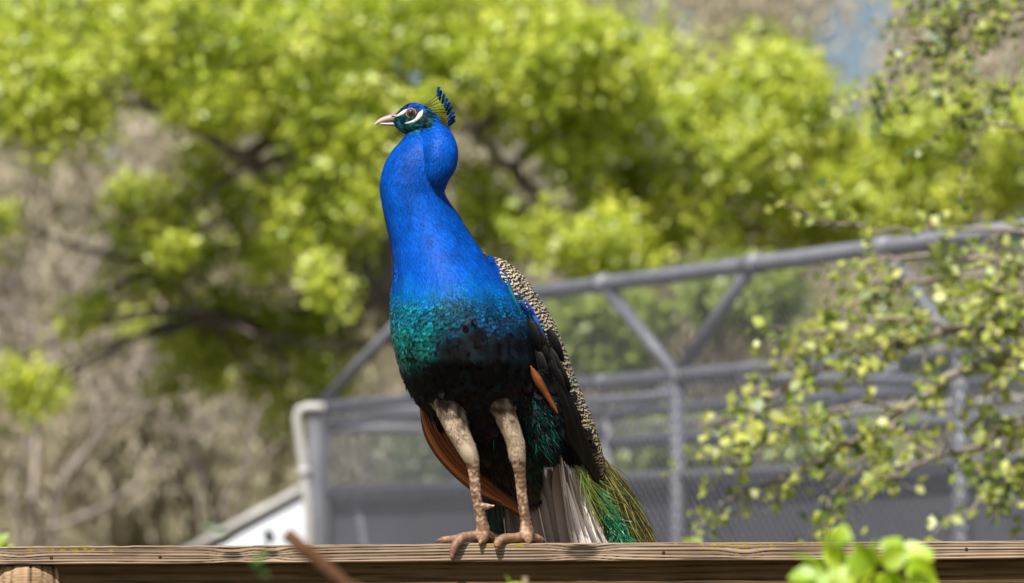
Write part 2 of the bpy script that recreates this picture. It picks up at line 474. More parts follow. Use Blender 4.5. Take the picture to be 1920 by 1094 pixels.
mb = MB(); q = wp(.06, 0, -.02); box(mb, [q[0] - .055, q[1] - .05, -.05], [q[0] + .055, q[1] + .05, eav + .02]); mb.obj("corner_post", M_pipe, avi, smooth=False)
for s0, z, r in ((s_a, top, .046), (s_b, top, .046), (s_n, eav, .040), (s_d, eav, .040), (s_c, top, .046), (s_n - .7, eav, .036), (s_b + .5, eav, .036)):
    pipe("clamp", wp(s0 - .05, z, 0), wp(s0 + .05, z, 0), r)
# lower opaque sheets
def sheet(name, s0, s1, z0, z1, off, m=M_shade, th=.006):
    mb = MB()
    ns = 40; nzz = 10
    Sg, Zg = np.meshgrid(np.linspace(s0, s1, ns), np.linspace(z0, z1, nzz), indexing='ij')
    wob = .012 * (vnoise(np.stack([Sg * 2, Zg * 2, Sg * 0], -1)) - .5)
    for sgn in (-1, 1):
        xy = PL + DIR * Sg[..., None] + NRM * (off + wob + sgn * th / 2)[..., None]
        id_ = np.arange(ns * nzz).reshape(ns, nzz)
        mb.add(np.concatenate([xy, Zg[..., None]], -1), np.stack([id_[:-1, :-1], id_[1:, :-1], id_[1:, 1:], id_[:-1, 1:]], -1))
    return mb.obj(name, m, avi)
sheet("shade_panel", .05, LEN, 0.0, mid - .02, .05)
sheet("shade_panel", .05, LEN, 0.0, mid + .1, WID - .05)
# real wire mesh: crossed diagonal wires
def wires(name, s0, s1, z0, z1, fn, pitch=.042, r=.0010, slope0=None):
    mb = MB(); Hh = z1 - z0; L = s1 - s0
    for sg in (1, -1):
        for k in np.arange(-Hh if sg > 0 else 0, L if sg > 0 else L + Hh, pitch):
            # line s = k + sg * (z - z0)
            za, zb = z0, z1
            sa = s0 + k; sb = s0 + k + sg * Hh
            def clip(s_, z_):
                return s_, z_
            lo, hi = 0.0, 1.0
            ds = sb - sa
            for bound, sign in ((s0, 1), (s1, -1)):
                A = (sa - bound) * sign; Bq = (sb - bound) * sign
                if A < 0 and Bq < 0: lo = 2
                elif A < 0: lo = max(lo, A / (A - Bq))
                elif Bq < 0: hi = min(hi, A / (A - Bq))
            if lo >= hi: continue
            a = fn(sa + ds * lo, z0 + Hh * lo); b2 = fn(sa + ds * hi, z0 + Hh * hi)
            if slope0 is not None and (sa + ds * lo) < slope0 and z1 > eav + .01:
                pass
            d_ = nrm(b2 - a); u = nrm(np.cross(d_, [0, 0, 1.0])) * r; w = np.cross(d_, u)
            V = [a + u, a - .5 * u + .87 * w, a - .5 * u - .87 * w, b2 + u, b2 - .5 * u + .87 * w, b2 - .5 * u - .87 * w]
            mb.add(V, [(0, 1, 4, 3), (1, 2, 5, 4), (2, 0, 3, 5)])
    o = mb.obj(name, M_wire, avi); tag(o, kind="stuff"); return o
wires("wire_mesh", 0.03, LEN, 0.0, eav, lambda s_, z: wp(s_, z, -.04), .055, .003)
wires("wire_mesh", s_t0, LEN, eav, top, lambda s_, z: wp(s_, z, -.04), .05, .0016)
wires("wire_mesh", 0.03, LEN, mid + .3, eav, lambda s_, z: wp(s_, z, WID + .04))
wires("wire_mesh", 0.05, WID - .05, 0.0, eav, lambda s_, z: wp(-.04, z, s_))
# pale conduit running down the far left corner, with elbow and coupling
yA = float(wallxy(0)[1])
cpts = np.array([at(612, 766, yA - .12), at(585, 764, yA - .12), at(566, 766, yA - .12), at(558, 776, yA - .12), at(559, 800, yA - .12), at(566, 850, yA - .12), at(572, 900, yA - .12), at(580, 1020, yA - .12), at(586, 1500, yA - .12)])
cpts[-1, 2] = -.02
mb = MB(); tube(mb, catmull(cpts, 50), .026, 14)
con = mb.obj("conduit", M_pvc, avi)
mb = MB(); q = at(569, 878, yA - .12); q2 = at(571, 892, yA - .12); tube(mb, np.array([q, (q + q2) / 2, q2]), [.033, .036, .033], 14); mb.obj("coupling", M_pvc, con)

# ================================================================== SMALL WHITE-ROOFED COOP
yc = 18.5
r0 = at(345, 1037, yc); r1 = at(588, 906, yc)
coop = tag(empty("coop", (float((r0[0] + r1[0]) / 2), yc + .8, 0)), "low coop with sloping white metal roof left of the aviary", "coop")
mb = MB(); V = []
def roof_sheet(a, b_, depth, th, m, name, par):
    mb = MB(); nn = 40
    for i in range(nn + 1): pass
    xs_ = np.linspace(0, 1, 2); ys_ = np.linspace(0, depth, 61)
    for sg in (0, 1):
        Xg, Yg = np.meshgrid(xs_, ys_, indexing='ij')
        P = a[None, None] + (b_ - a)[None, None] * Xg[..., None]; P = P.copy(); P[..., 1] += Yg
        P[..., 2] += .012 * np.cos(Yg / .09 * 2 * math.pi) - sg * th
        id_ = np.arange(2 * 61).reshape(2, 61)
        mb.add(P, np.stack([id_[:-1, :-1], id_[1:, :-1], id_[1:, 1:], id_[:-1, 1:]], -1))
    return mb.obj(name, m, par)
ridge = r1; far = np.array([2 * r1[0] - r0[0], r0[1], r0[2]])
rs = roof_sheet(r0, ridge, 1.8, .01, M_roof, "roof", coop); roof_sheet(far, ridge, 1.8, .01, M_roof, "roof", coop)
mb = MB()
wl = .12
pts = [r0 + [wl, .06, -.03], far + [-wl, .06, -.03]]
fv = np.array([[pts[0][0], yc - .004, 0], [pts[1][0], yc - .004, 0], [pts[1][0], yc - .004, pts[1][2]], [ridge[0], yc - .004, ridge[2] - .06], [pts[0][0], yc - .004, pts[0][2]]])
bv = fv + [0, 1.68, 0]
mb.add(np.concatenate([fv, bv]), [(0, 5, 9, 4), (1, 2, 7, 6)], [(0, 1, 2), (0, 2, 3), (0, 3, 4), (5, 7, 6), (5, 8, 7), (5, 9, 8)])
mb.obj("gable_wall", M_roof, coop, smooth=False)
mb = MB(); tube(mb, np.array([r0 + [0, -.02, .0], (r0 + ridge) / 2 + [0, -.02, 0], ridge + [0, -.02, 0]]), .028, 8); mb.obj("barge_trim", M_pvc, coop)

# ================================================================== TREES
def leaf_quads(mb, P, Dv, Nv, L, W, col, fold=.12):
    """folded kite leaves: one quad each"""
    n = len(P); L = np.broadcast_to(L, (n,))[:, None]; W = np.broadcast_to(W, (n,))[:, None]
    Dv = nrm(Dv); sd = nrm(np.cross(Dv, Nv)); up = np.cross(sd, Dv)
    v0 = P; v1 = P + Dv * L * .5 + sd * W * .5 + up * W * fold; v2 = P + Dv * L; v3 = P + Dv * L * .5 - sd * W * .5 + up * W * fold
    V = np.stack([v0, v1, v2, v3], 1).reshape(-1, 3)
    mb.add(V, np.arange(4 * n).reshape(n, 4), None, np.repeat(col, 4, 0))

def rdir(n): return nrm(rng.normal(size=(n, 3)))

def foliage(mb, blobs, per_clump, leafL, cols, jit=.25, droop=.0, clump_r=.16, up=.6, aspect=.7):
    """blobs: (centre, rx, ry(depth), rz, n_clumps, tone)"""
    for (c, rx, ry, rz, nc, tone) in blobs:
        d = rdir(nc) * (rng.random((nc, 1)) ** (1 / 2.4)) * rng.uniform(.75, 1.4, (nc, 1))
        cc = c + d * np.array([rx, ry, rz])
        cc = np.repeat(cc, per_clump, 0); n = len(cc)
        off = rdir(n) * (rng.random((n, 1)) ** .5) * clump_r * rng.uniform(.6, 1.4, (n, 1))
        P = cc + off
        N = nrm(off / clump_r * .6 + rdir(n) * .8 + np.array([-.25, -.35, up]))
        D = nrm(np.cross(N, rdir(n)) + off * 2 + np.array([0, 0, -droop]))
        t = np.repeat(rng.random(nc), per_clump)
        col = mix(cols[0], cols[1], np.clip(t + rng.normal(0, .18, n), 0, 1))
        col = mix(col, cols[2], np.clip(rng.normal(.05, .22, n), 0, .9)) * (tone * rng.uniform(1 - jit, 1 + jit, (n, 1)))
        Ls = leafL * rng.uniform(.65, 1.3, n)
        leaf_quads(mb, P, D, N, Ls, Ls * aspect, col)

def limb_path(a, b_, sag=.0, wig=.06, n=10):
    t = np.linspace(0, 1, n)[:, None]; L = np.linalg.norm(b_ - a)
    P = a + (b_ - a) * t
    w = np.cumsum(rng.normal(0, 1, (n, 3)), 0); w = w - w[0] - (w[-1] - w[0]) * t
    P = P + w * wig * L / math.sqrt(n); P[:, 2] += sag * L * np.sin(np.pi * t[:, 0])
    return P

BARK_D = np.array([.055, .043, .034]); BARK_G = np.array([.16, .13, .11]); BARK_P = np.array([.30, .25, .21])
def px2m(z): return z / 8000.0

# lime coloured spring trees ---------------------------------------------------
LIME = [lin(178, 194, 38), lin(220, 224, 86), lin(112, 142, 26)]
def lime_tree(name, label, trunk_px, zt, blobs, limbs, group):
    Yt = zt + CAM_Y
    base = at(trunk_px[0][0], trunk_px[0][1], Yt); base[2] = -.05
    root = tag(empty(name, (base[0], base[1], 0)), label, "tree", group)
    mb = MB()
    path = np.array([base] + [at(x, y, Yt) for x, y in trunk_px])
    tube(mb, catmull(path, 24), np.linspace(.14, .07, 24), 10, mix(BARK_D, BARK_G, .4))
    mb.obj("trunk", M_bark, root)
    tp = path[-1]
    mbl = MB()
    nodes = [tp]
    for lp in limbs:
        Q = np.array([at(x, y, Yt + dz) for x, y, dz in lp[0]])
        nn = 20; pth = catmull(Q, nn); pth[1:-1] += rng.normal(0, .012, (nn - 2, 3))
        tube(mbl, pth, np.linspace(lp[1], lp[2], nn), 8, mix(BARK_D, BARK_G, .7)); nodes += [pth[i] for i in (6, 10, 14, 19)]
    nodes = np.array(nodes); blobs = list(blobs); b_n = len(blobs)
    for q in range(46):                               # loose sprays that bridge the clumps
        b_ = blobs[rng.integers(0, b_n)]; blobs.append((b_[0] + rng.normal(0, 60), b_[1] + rng.normal(0, 35), rng.uniform(28, 60), rng.uniform(20, 40), b_[4] + rng.normal(.6, .7), rng.uniform(.5, .9), .95))
    wb = []
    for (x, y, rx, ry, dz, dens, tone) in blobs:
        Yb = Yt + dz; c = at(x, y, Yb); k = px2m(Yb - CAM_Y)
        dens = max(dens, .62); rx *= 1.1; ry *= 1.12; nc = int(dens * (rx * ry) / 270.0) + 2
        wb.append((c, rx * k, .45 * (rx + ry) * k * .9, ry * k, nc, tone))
        j = np.argmin(np.linalg.norm(nodes - c, axis=1) + .35 * np.abs(nodes[:, 2] - c[2]))
        tube(mbl, limb_path(nodes[j], c, .05, .05, 9), np.linspace(.03, .008, 9), 6, mix(BARK_D, BARK_G, .3), cap=False)
        for q in range(3):
            e = c + rdir(1)[0] * np.array([rx, (rx + ry) / 2, ry]) * k * .8
            tube(mbl, limb_path(c, e, .0, .06, 6), np.linspace(.010, .003, 6), 5, BARK_G, cap=False)
    mbl.obj("limbs", M_bark, root)
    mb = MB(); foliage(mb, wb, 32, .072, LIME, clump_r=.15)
    tag(mb.obj("crown", M_leaf, root), kind="stuff")
    return root

bl_left = []
def rows(lst, items, dens=1.0):
    for it in items: lst.append(it)
# x, y, rx, ry, depth offset, density, tone
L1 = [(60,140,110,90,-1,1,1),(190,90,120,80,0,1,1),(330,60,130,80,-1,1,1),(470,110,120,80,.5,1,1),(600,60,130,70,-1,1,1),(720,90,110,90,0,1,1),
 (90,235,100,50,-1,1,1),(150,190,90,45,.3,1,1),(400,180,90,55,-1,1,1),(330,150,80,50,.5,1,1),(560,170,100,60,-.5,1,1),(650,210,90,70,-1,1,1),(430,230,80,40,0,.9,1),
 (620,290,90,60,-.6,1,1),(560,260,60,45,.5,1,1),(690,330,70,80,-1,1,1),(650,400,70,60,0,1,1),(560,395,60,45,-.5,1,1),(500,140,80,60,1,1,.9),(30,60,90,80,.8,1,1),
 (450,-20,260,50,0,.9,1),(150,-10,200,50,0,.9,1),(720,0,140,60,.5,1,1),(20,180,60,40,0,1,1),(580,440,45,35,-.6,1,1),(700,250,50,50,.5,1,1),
 (390,320,80,50,1.2,.8,.85),(330,380,70,50,1.5,.7,.8),(460,380,70,50,1.8,.7,.8),(300,470,80,50,1.6,.7,.8),(420,460,80,45,2,.6,.8),(270,520,60,35,1.5,.6,.8),(310,460,45,25,-.5,1,1),  # lower blobs toned down to paint in shade under the crown
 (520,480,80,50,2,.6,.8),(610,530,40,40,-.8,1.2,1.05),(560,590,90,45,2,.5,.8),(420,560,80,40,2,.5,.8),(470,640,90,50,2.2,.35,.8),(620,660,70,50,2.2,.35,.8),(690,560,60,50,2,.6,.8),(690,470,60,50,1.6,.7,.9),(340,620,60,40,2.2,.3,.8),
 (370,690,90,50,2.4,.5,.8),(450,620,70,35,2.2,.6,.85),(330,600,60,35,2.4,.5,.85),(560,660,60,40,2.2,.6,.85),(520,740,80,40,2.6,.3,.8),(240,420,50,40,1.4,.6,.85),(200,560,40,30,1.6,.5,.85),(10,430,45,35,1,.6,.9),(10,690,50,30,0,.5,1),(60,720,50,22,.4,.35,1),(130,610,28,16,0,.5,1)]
L2 = [(840,60,110,80,0,1,1),(930,120,110,90,-1,1,1),(830,190,60,60,.5,1,1),(1040,70,100,70,.3,1,1),(1130,110,100,70,-1,1,1),(1030,190,110,70,-.5,1,1),(1180,180,90,70,0,1,1),
 (1240,130,70,70,.4,1,1),(920,220,70,50,.5,.9,1),(1100,250,90,55,-.6,1,1),(1280,220,80,55,-.6,1,1),(1380,190,90,70,0,1,1),(1460,170,90,70,-.6,1,1),(1400,270,90,60,-1,1,1),(1500,250,80,60,.5,1,1),
 (1580,290,80,60,0,1,1),(1650,270,70,60,-.5,1,1),(1740,260,80,60,-.3,1,1),(1830,230,80,55,0,1,1),(1910,240,60,70,-.5,1,1),(1600,370,90,55,-.7,1,1),(1700,350,90,60,-.4,1,1),(1800,330,80,55,.5,1,1),
 (1900,340,60,60,0,1,1),(1320,330,80,55,-.3,.95,1),(1230,360,70,50,.4,.9,.95),(1150,330,60,45,.6,.9,.9),(1080,320,55,40,.4,.9,1),(1440,370,80,50,-.5,.9,1),(1330,420,80,45,-.4,.9,1),(1250,450,60,35,0,.8,1),
 (1530,430,50,40,.5,.8,1),(1620,430,60,30,.6,.8,1),(930,370,55,50,.3,.9,1),(900,430,45,35,.4,.9,.9),(880,330,30,35,.5,.8,1),(990,420,50,25,.8,.6,.9),(1110,420,45,30,1,.5,.9),(1400,440,60,30,.4,.7,1),(1710,430,60,30,.5,.6,1),(800,-10,150,50,0,.9,1),(980,10,120,50,.4,.9,1),
 (1480,120,50,35,0,.7,1),(1100,470,60,35,-1,.9,1),(1170,430,60,40,-1,.9,1),(1190,510,70,35,-1,.8,1),(1060,470,40,30,-1,.7,.95),(960,480,50,30,.5,.7,.9)]
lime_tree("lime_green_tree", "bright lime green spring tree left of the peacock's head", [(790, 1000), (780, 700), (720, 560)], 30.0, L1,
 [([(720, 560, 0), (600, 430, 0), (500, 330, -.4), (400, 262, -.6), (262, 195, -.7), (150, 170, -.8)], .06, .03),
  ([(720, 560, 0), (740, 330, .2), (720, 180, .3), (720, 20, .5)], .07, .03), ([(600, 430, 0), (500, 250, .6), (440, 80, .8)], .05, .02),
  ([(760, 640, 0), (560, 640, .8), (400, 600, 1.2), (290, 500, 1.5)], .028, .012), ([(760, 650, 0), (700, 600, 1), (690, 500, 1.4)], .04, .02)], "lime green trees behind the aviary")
lime_tree("lime_green_tree", "bright lime green spring tree right of the peacock, above the aviary roof", [(1240, 1000), (1200, 640), (1130, 500)], 31.0, L2,
 [([(1130, 500, 0), (1045, 410, 0), (960, 315, -.3), (880, 235, -.4), (840, 120, -.3)], .055, .025),
  ([(1180, 600, 0), (1270, 420, .2), (1400, 300, .1), (1600, 260, 0), (1800, 240, 0)], .05, .02), ([(1130, 500, 0), (1190, 330, .6), (1120, 150, .6), (1010, 30, .6)], .04, .02),
  ([(1270, 440, .2), (1480, 420, .2), (1700, 380, .2), (1900, 320, .2)], .05, .02)], "lime green trees behind the aviary")

# lime shrubs seen through the aviary mesh
def shrub(px, py, z, rx, ry, label, cols, dens=1.0, nm="shrub", leafL=.075):
    Yb = z + CAM_Y; c = at(px, py, Yb); k = px2m(z)
    root = tag(empty(nm, (c[0], c[1], 0)), label, "shrub", "shrubs behind the aviary")
    mb = MB(); base = np.array([c[0], c[1], -.03])
    for q in range(7):
        e = c + rdir(1)[0] * np.array([rx, rx, ry]) * k * .6
        tube(mb, limb_path(base + rng.normal(0, .05, 3) * [1, 1, 0], e, .05, .06, 8), np.linspace(.022, .006, 8), 6, BARK_G, cap=False)
    mb.obj("stems", M_bark, root)
    bl = []
    for q in range(9):
        e = c + rdir(1)[0] * np.array([rx, rx, ry]) * k * .62
        bl.append((e, rx * k * .42, rx * k * .42, ry * k * .42, int(12 * dens), 1.0))
    mb = MB(); foliage(mb, bl, 26, leafL, cols, clump_r=.14); tag(mb.obj("crown", M_leaf, root), kind="stuff")
LIME2 = [lin(140, 158, 50), lin(170, 182, 70), lin(96, 120, 40)]
shrub(1130, 620, 27, 120, 90, "lime shrub seen through the mesh just right of the peacock's back", LIME2)
shrub(1400, 580, 27.5, 120, 95, "lime shrub seen through the mesh above the aviary's middle brace", LIME2)
shrub(1240, 850, 26.5, 110, 75, "low lime shrub seen through the mesh beside the peacock's tail", LIME2)
shrub(1560, 880, 26, 130, 90, "low lime shrub behind the aviary at the foot of the flowering branches", LIME2, .7)
shrub(1760, 640, 27, 150, 110, "lime shrub behind the aviary's right end", LIME2)
shrub(840, 860, 27, 110, 70, "dull green shrub seen through the mesh left of the peacock's legs", [lin(110, 124, 60), lin(136, 140, 90), lin(80, 96, 40)], .5)

# eucalyptus trees with hanging foliage -------------------------------------------
EUC = [lin(174, 166, 128), lin(212, 196, 172), lin(124, 130, 88)]
GAPS = [(1583, 95, 34, 95), (1208, 18, 42, 26), (1300, 10, 25, 25), (190, 190, 18, 18), (1790, -40, 40, 50), (1250, 292, 30, 18), (66, 340, 26, 20)]
def euc_tree(label, px, z, px_w, ytop, ybot, nclump, tan, group="hanging grey-brown trees in the far background"):
    Yt = z + CAM_Y; k = px2m(z)
    base = at(px, 1000, Yt); base[2] = -.05
    root = tag(empty("eucalyptus_tree", (base[0], base[1], 0)), label, "tree", group)
    mb = MB(); tp = at(px + rng.uniform(-60, 60), ytop + 60, Yt)
    pth = limb_path(base, tp, 0, .05, 16); tube(mb, pth, np.linspace(.26, .07, 16), 10, BARK_P)
    mb.obj("trunk", M_bark, root)
    mbl = MB(); mbf = MB()
    for q in range(nclump):
        for _ in range(6):
            x = px + rng.normal() * px_w * .55; y = rng.uniform(ytop, ybot); dz = rng.uniform(-2.2, 2.2)
            if not any(((x - gx) / (ga + 22)) ** 2 + ((y + 30 - gy) / (gb + 35)) ** 2 < 1 for gx, gy, ga, gb in GAPS): break
        else: continue
        c = at(x, y, Yt + dz)
        if c[2] < .3: c[2] = .3 + rng.random() * .4
        src = pth[np.argmin(np.abs(pth[:, 2] - c[2] * .85) )]
        if q % 2 == 0: tube(mbl, limb_path(src, c, .06, .07, 9), np.linspace(.035, .008, 9), 5, mix(BARK_P, BARK_G, rng.random()), cap=False)
        n = 70; 
        # hanging strands: several stems that droop, leaves along them
        ns = 7; so = rng.normal(0, .16, (ns, 3)); sl = rng.uniform(.45, 1.1, ns)
        si = rng.integers(0, ns, n); t = rng.random(n)
        P = c + so[si] + np.stack([so[si, 0] * t * .8, so[si, 1] * t * .8, -sl[si] * t], -1) + rng.normal(0, .035, (n, 3))
        D = nrm(np.array([0, 0, -1.0]) + rng.normal(0, .45, (n, 3))); N = rdir(n) + np.array([-.3, -.5, .2])
        tt = np.clip(tan + rng.normal(0, .25) + rng.normal(0, .2, n), 0, 1)
        col = mix(EUC[0], EUC[1], tt); col = mix(col, EUC[2], np.clip(rng.normal(.3 * (1 - tan), .3, n), 0, 1)) * rng.uniform(.7, 1.2, (n, 1))
        L = rng.uniform(.11, .19, n)
        leaf_quads(mbf, P, D, N, L, L * .24, col)
    mbl.obj("limbs", M_bark, root)
    tag(mbf.obj("crown", M_dryleaf, root), kind="stuff")
euc_tree("grey-brown hanging tree filling the left edge", 60, 46, 200, 60, 1040, 430, .7)
euc_tree("grey-brown hanging tree left of the aviary, behind the white coop roof", 330, 49, 180, 130, 1050, 430, .6)
euc_tree("olive hanging tree directly left of the aviary's corner post", 540, 47, 140, 330, 1050, 280, .4)
euc_tree("hanging grey tree hidden mostly behind the peacock", 800, 52, 170, 150, 1000, 260, .6)
euc_tree("grey-brown hanging tree above the aviary's left half", 1120, 50, 170, -160, 950, 400, .6)
euc_tree("tall olive-tan hanging tree at the top, left of the blue sky gap", 1400, 53, 200, -170, 900, 560, .65)
euc_tree("tall tan hanging tree at the top right, right of the blue sky gap", 1810, 51, 180, -150, 900, 440, .75)
# farther wood, one mass
mb = MB(); n = 26000
x = rng.uniform(-500, 2500, n); y = 420 + 700 * rng.random(n) ** .8 + 60 * np.sin(x / 130.0); z = rng.uniform(80, 100, n)
P = at(x, y, z + CAM_Y); P[:, 2] = np.maximum(P[:, 2], .05)
col = mix(lin(96, 104, 62), lin(150, 138, 104), rng.random(n)) * rng.uniform(.6, 1.1, (n, 1))
L = rng.uniform(.3, .6, n); leaf_quads(mb, P, rdir(n) + [0, 0, -.5], rdir(n) + [-.3, -.5, .3], L, L * .6, col)
n2 = 90000                                            # the same wood goes on to both sides
x2 = np.where(rng.random(n2) < .5, rng.uniform(-3600, -120, n2), rng.uniform(2060, 5400, n2)); y2 = -150 + 1290 * rng.random(n2) ** .8 + 120 * np.sin(x2 / 170.0) + 50 * np.sin(x2 / 57.0)
P = at(x2, y2, rng.uniform(76, 100, n2) + CAM_Y); P[:, 2] = np.maximum(P[:, 2], .05)
tn = vnoise(P * .35, 61); col = mix(mix(lin(96, 104, 62), lin(150, 138, 104), rng.random(n2)), lin(128, 150, 40), sm(.5, .7, tn)) * rng.uniform(.6, 1.1, (n2, 1))
L = rng.uniform(.3, .7, n2); leaf_quads(mb, P, rdir(n2) + [0, 0, -.5], rdir(n2) + [-.3, -.5, .3], L, L * .65, col)
tag(mb.obj("far_woodland", M_dryleaf), "dull grey-green woodland far behind the trees", "woodland", kind="stuff")

# bare shrub with pale branches, lower left ------------------------------------------
def branch_rec(mb, p, d, L, r, depth, col):
    n = 7; e = p + d * L; P = limb_path(p, e, rng.uniform(-.02, .08), .09, n)
    tube(mb, P, np.linspace(r, r * .6, n), 6 if depth > 1 else 4, col * rng.uniform(.8, 1.2), cap=False)
    if depth == 0: return
    for q in range(rng.integers(3, 5)):
        i = rng.integers(2, n); nd = nrm(d + rng.normal(0, .55, 3) + np.array([0, 0, .05]))
        branch_rec(mb, P[i], nd, L * rng.uniform(.55, .8), r * .55, depth - 1, col)
def bare_shrub(label, pts, z, group):
    Yb = z + CAM_Y; b0 = at(pts[0][0], 1000, Yb); b0[2] = -.03
    root = tag(empty("bare_shrub", b0 * [1, 1, 0]), label, "shrub", group); mb = MB()
    for (x0, y0, x1, y1, r) in pts[1]:
        a = at(x0, y0, Yb + rng.uniform(-.5, .5)); e = at(x1, y1, Yb + rng.uniform(-.8, .8))
        stem = limb_path(b0, a, .1, .04, 8); tube(mb, stem, np.linspace(r * 1.3, r, 8), 7, BARK_P * .8, cap=False)
        branch_rec(mb, a, nrm(e - a), np.linalg.norm(e - a), r, 3, BARK_P)
    mb.obj("branches", M_bark, root)
bare_shrub("pale leafless shrub with arching twigs at lower left", ((60, 0), [(100, 960, 260, 760, .03), (60, 940, 120, 700, .03), (90, 990, 330, 850, .025), (20, 900, 60, 620, .025), (120, 900, 300, 640, .02)]), 36, "bare shrubs at the left")
bare_shrub("leafless twiggy shrub left of the aviary corner post", ((400, 0), [(400, 960, 330, 700, .03), (420, 940, 520, 650, .025), (380, 900, 250, 660, .02), (440, 960, 590, 800, .02)]), 38, "bare shrubs at the left")
bare_shrub("leafless pale branches between the peacock's back and the aviary roof", ((1000, 0), [(960, 700, 1060, 430, .03), (1030, 640, 940, 440, .025), (1060, 600, 1190, 430, .02), (1000, 640, 1090, 480, .02)]), 34, "bare shrubs behind the aviary")

# flowering branches at the right, nearer -----------------------------------------------
def side_tree(label, trunk, z, branches, cols, per, leafL, nm="flowering_tree"):
    Yt = z + CAM_Y; base = at(trunk[0], 1000, Yt); base[2] = -.05
    root = tag(empty(nm, base * [1, 1, 0]), label, "tree"); mbt = MB()
    tp = at(trunk[0] + 20, trunk[1], Yt); tube(mbt, limb_path(base, tp, 0, .03, 14), np.linspace(.09, .05, 14), 9, BARK_D * 1.5)
    mbt.obj("trunk", M_bark, root); mbl = MB(); mbf = MB()
    for (pts, r, dens) in branches:
        Q = np.array([at(x, y, Yt + dz) for x, y, dz in pts]); n = 26
        pth = catmull(Q, n); pth[1:-1] += rng.normal(0, .006, (n - 2, 3))
        tube(mbl, pth, np.linspace(r, r * .3, n), 7, mix(BARK_G, BARK_P, .5), cap=False)
        Lt = np.linalg.norm(np.diff(pth, axis=0), axis=1).sum()
        for q in range(int(dens * Lt * 21)):
            t = rng.random() ** .8; i = int(4 + t * (n - 5)); tw = nrm(pth[i] - pth[i - 2] + rng.normal(0, .07, 3) * np.array([1, 1.2, 1]))
            tl = rng.uniform(.07, .28); e = pth[i] + tw * tl + [0, 0, rng.uniform(-.06, .02)]
            tp_ = limb_path(pth[i], e, .03, .08, 6); tube(mbl, tp_, np.linspace(.004, .0018, 6), 4, BARK_P, cap=False)
            m = per; ii = rng.integers(1, 6, m); off = rng.normal(0, .020, (m, 3)); P = tp_[ii] + off
            N = nrm(rdir(m) * .8 + np.array([-.3, -.45, .6])); D = nrm(np.cross(N, rdir(m)))
            tone = rng.random(); col = mix(cols[0], cols[1], np.clip(tone + rng.normal(0, .2, m), 0, 1))
            col = mix(col, cols[2], (rng.random(m) < (.30 if tone < .6 else .1)) * .8) * rng.uniform(.75, 1.2, (m, 1))
            L = leafL * rng.uniform(.6, 1.25, m); leaf_quads(mbf, P, D, N, L, L * .75, col)
    mbl.obj("limbs", M_bark, root); tag(mbf.obj("crown", M_leaf, root), kind="stuff")
FLW = [lin(146, 164, 46), lin(208, 210, 104), lin(72, 100, 24)]
side_tree("leafy branches with pale yellow-green blossom reaching in from the right edge", (2080, 500), 14.2, [
 ([(2090, 640, 0), (1920, 670, 0), (1800, 700, -.1), (1690, 770, -.2), (1560, 850, -.2), (1400, 930, -.2), (1350, 945, -.2)], .022, .75),
 ([(2090, 600, 0), (1920, 600, .1), (1740, 630, .1), (1560, 680, 0), (1420, 760, 0), (1310, 800, 0)], .020, .8),
 ([(2090, 560, 0), (1920, 520, 0), (1760, 520, .1), (1620, 560, .1), (1520, 640, .1), (1440, 690, .1)], .016, .8),
 ([(2090, 540, 0), (1930, 500, -.1), (1800, 480, 0), (1650, 490, 0), (1540, 540, 0)], .014, .5),
 ([(2090, 700, 0), (1960, 760, 0), (1850, 830, 0), (1700, 880, 0), (1560, 940, 0)], .012, .4),
 ([(2090, 800, 0), (1960, 860, -.1), (1880, 920, -.1), (1800, 970, -.1)], .012, 1.2),
 ([(2090, 760, 0), (1950, 800, -.1), (1870, 860, -.1), (1860, 960, -.1)], .010, .8),
 ([(2090, 520, 0), (1940, 440, .1), (1700, 430, .1), (1560, 420, .1), (1510, 400, 0)], .010, .32),
 ([(2000, 640, 0), (1700, 600, -.1), (1600, 620, -.1), (1500, 620, -.1)], .010, .7),
 ([(1690, 770, -.2), (1600, 760, -.3), (1480, 800, -.3), (1400, 850, -.3), (1370, 880, -.3)], .008, 1.3),
 ([(1690, 770, -.2), (1640, 850, -.3), (1560, 930, -.3), (1540, 980, -.3)], .007, 1.1),
 ([(2090, 620, 0), (1960, 560, -.2), (1860, 540, -.2), (1790, 500, -.2)], .010, .9),
 ([(2090, 640, 0), (1980, 640, -.2), (1900, 600, -.2), (1830, 600, -.2)], .010, 1.4)], FLW, 12, .046)
side_tree("overhanging green branches in the top right corner", (2150, 100), 14.6, [
 ([(2150, 60, 0), (1990, 20, 0), (1880, 40, 0), (1800, 90, 0), (1790, 150, 0)], .016, 1.6),
 ([(2150, 80, 0), (2000, 60, 0), (1930, 90, 0), (1880, 170, 0), (1800, 230, .1)], .013, .7),
 ([(2150, 40, 0), (1980, -10, 0), (1850, 10, .1), (1760, 60, .1), (1690, 110, .1), (1650, 190, .1)], .012, .8),
 ([(2150, 40, 0), (2000, -20, 0), (1870, -30, .1), (1730, 0, .1), (1700, 10, .1)], .012, 1.1),
 ([(2150, 150, 0), (2010, 180, 0), (1930, 240, 0), (1880, 235, 0)], .010, .5)], [lin(112, 134, 44), lin(190, 196, 92), lin(62, 88, 26)], 15, .042)

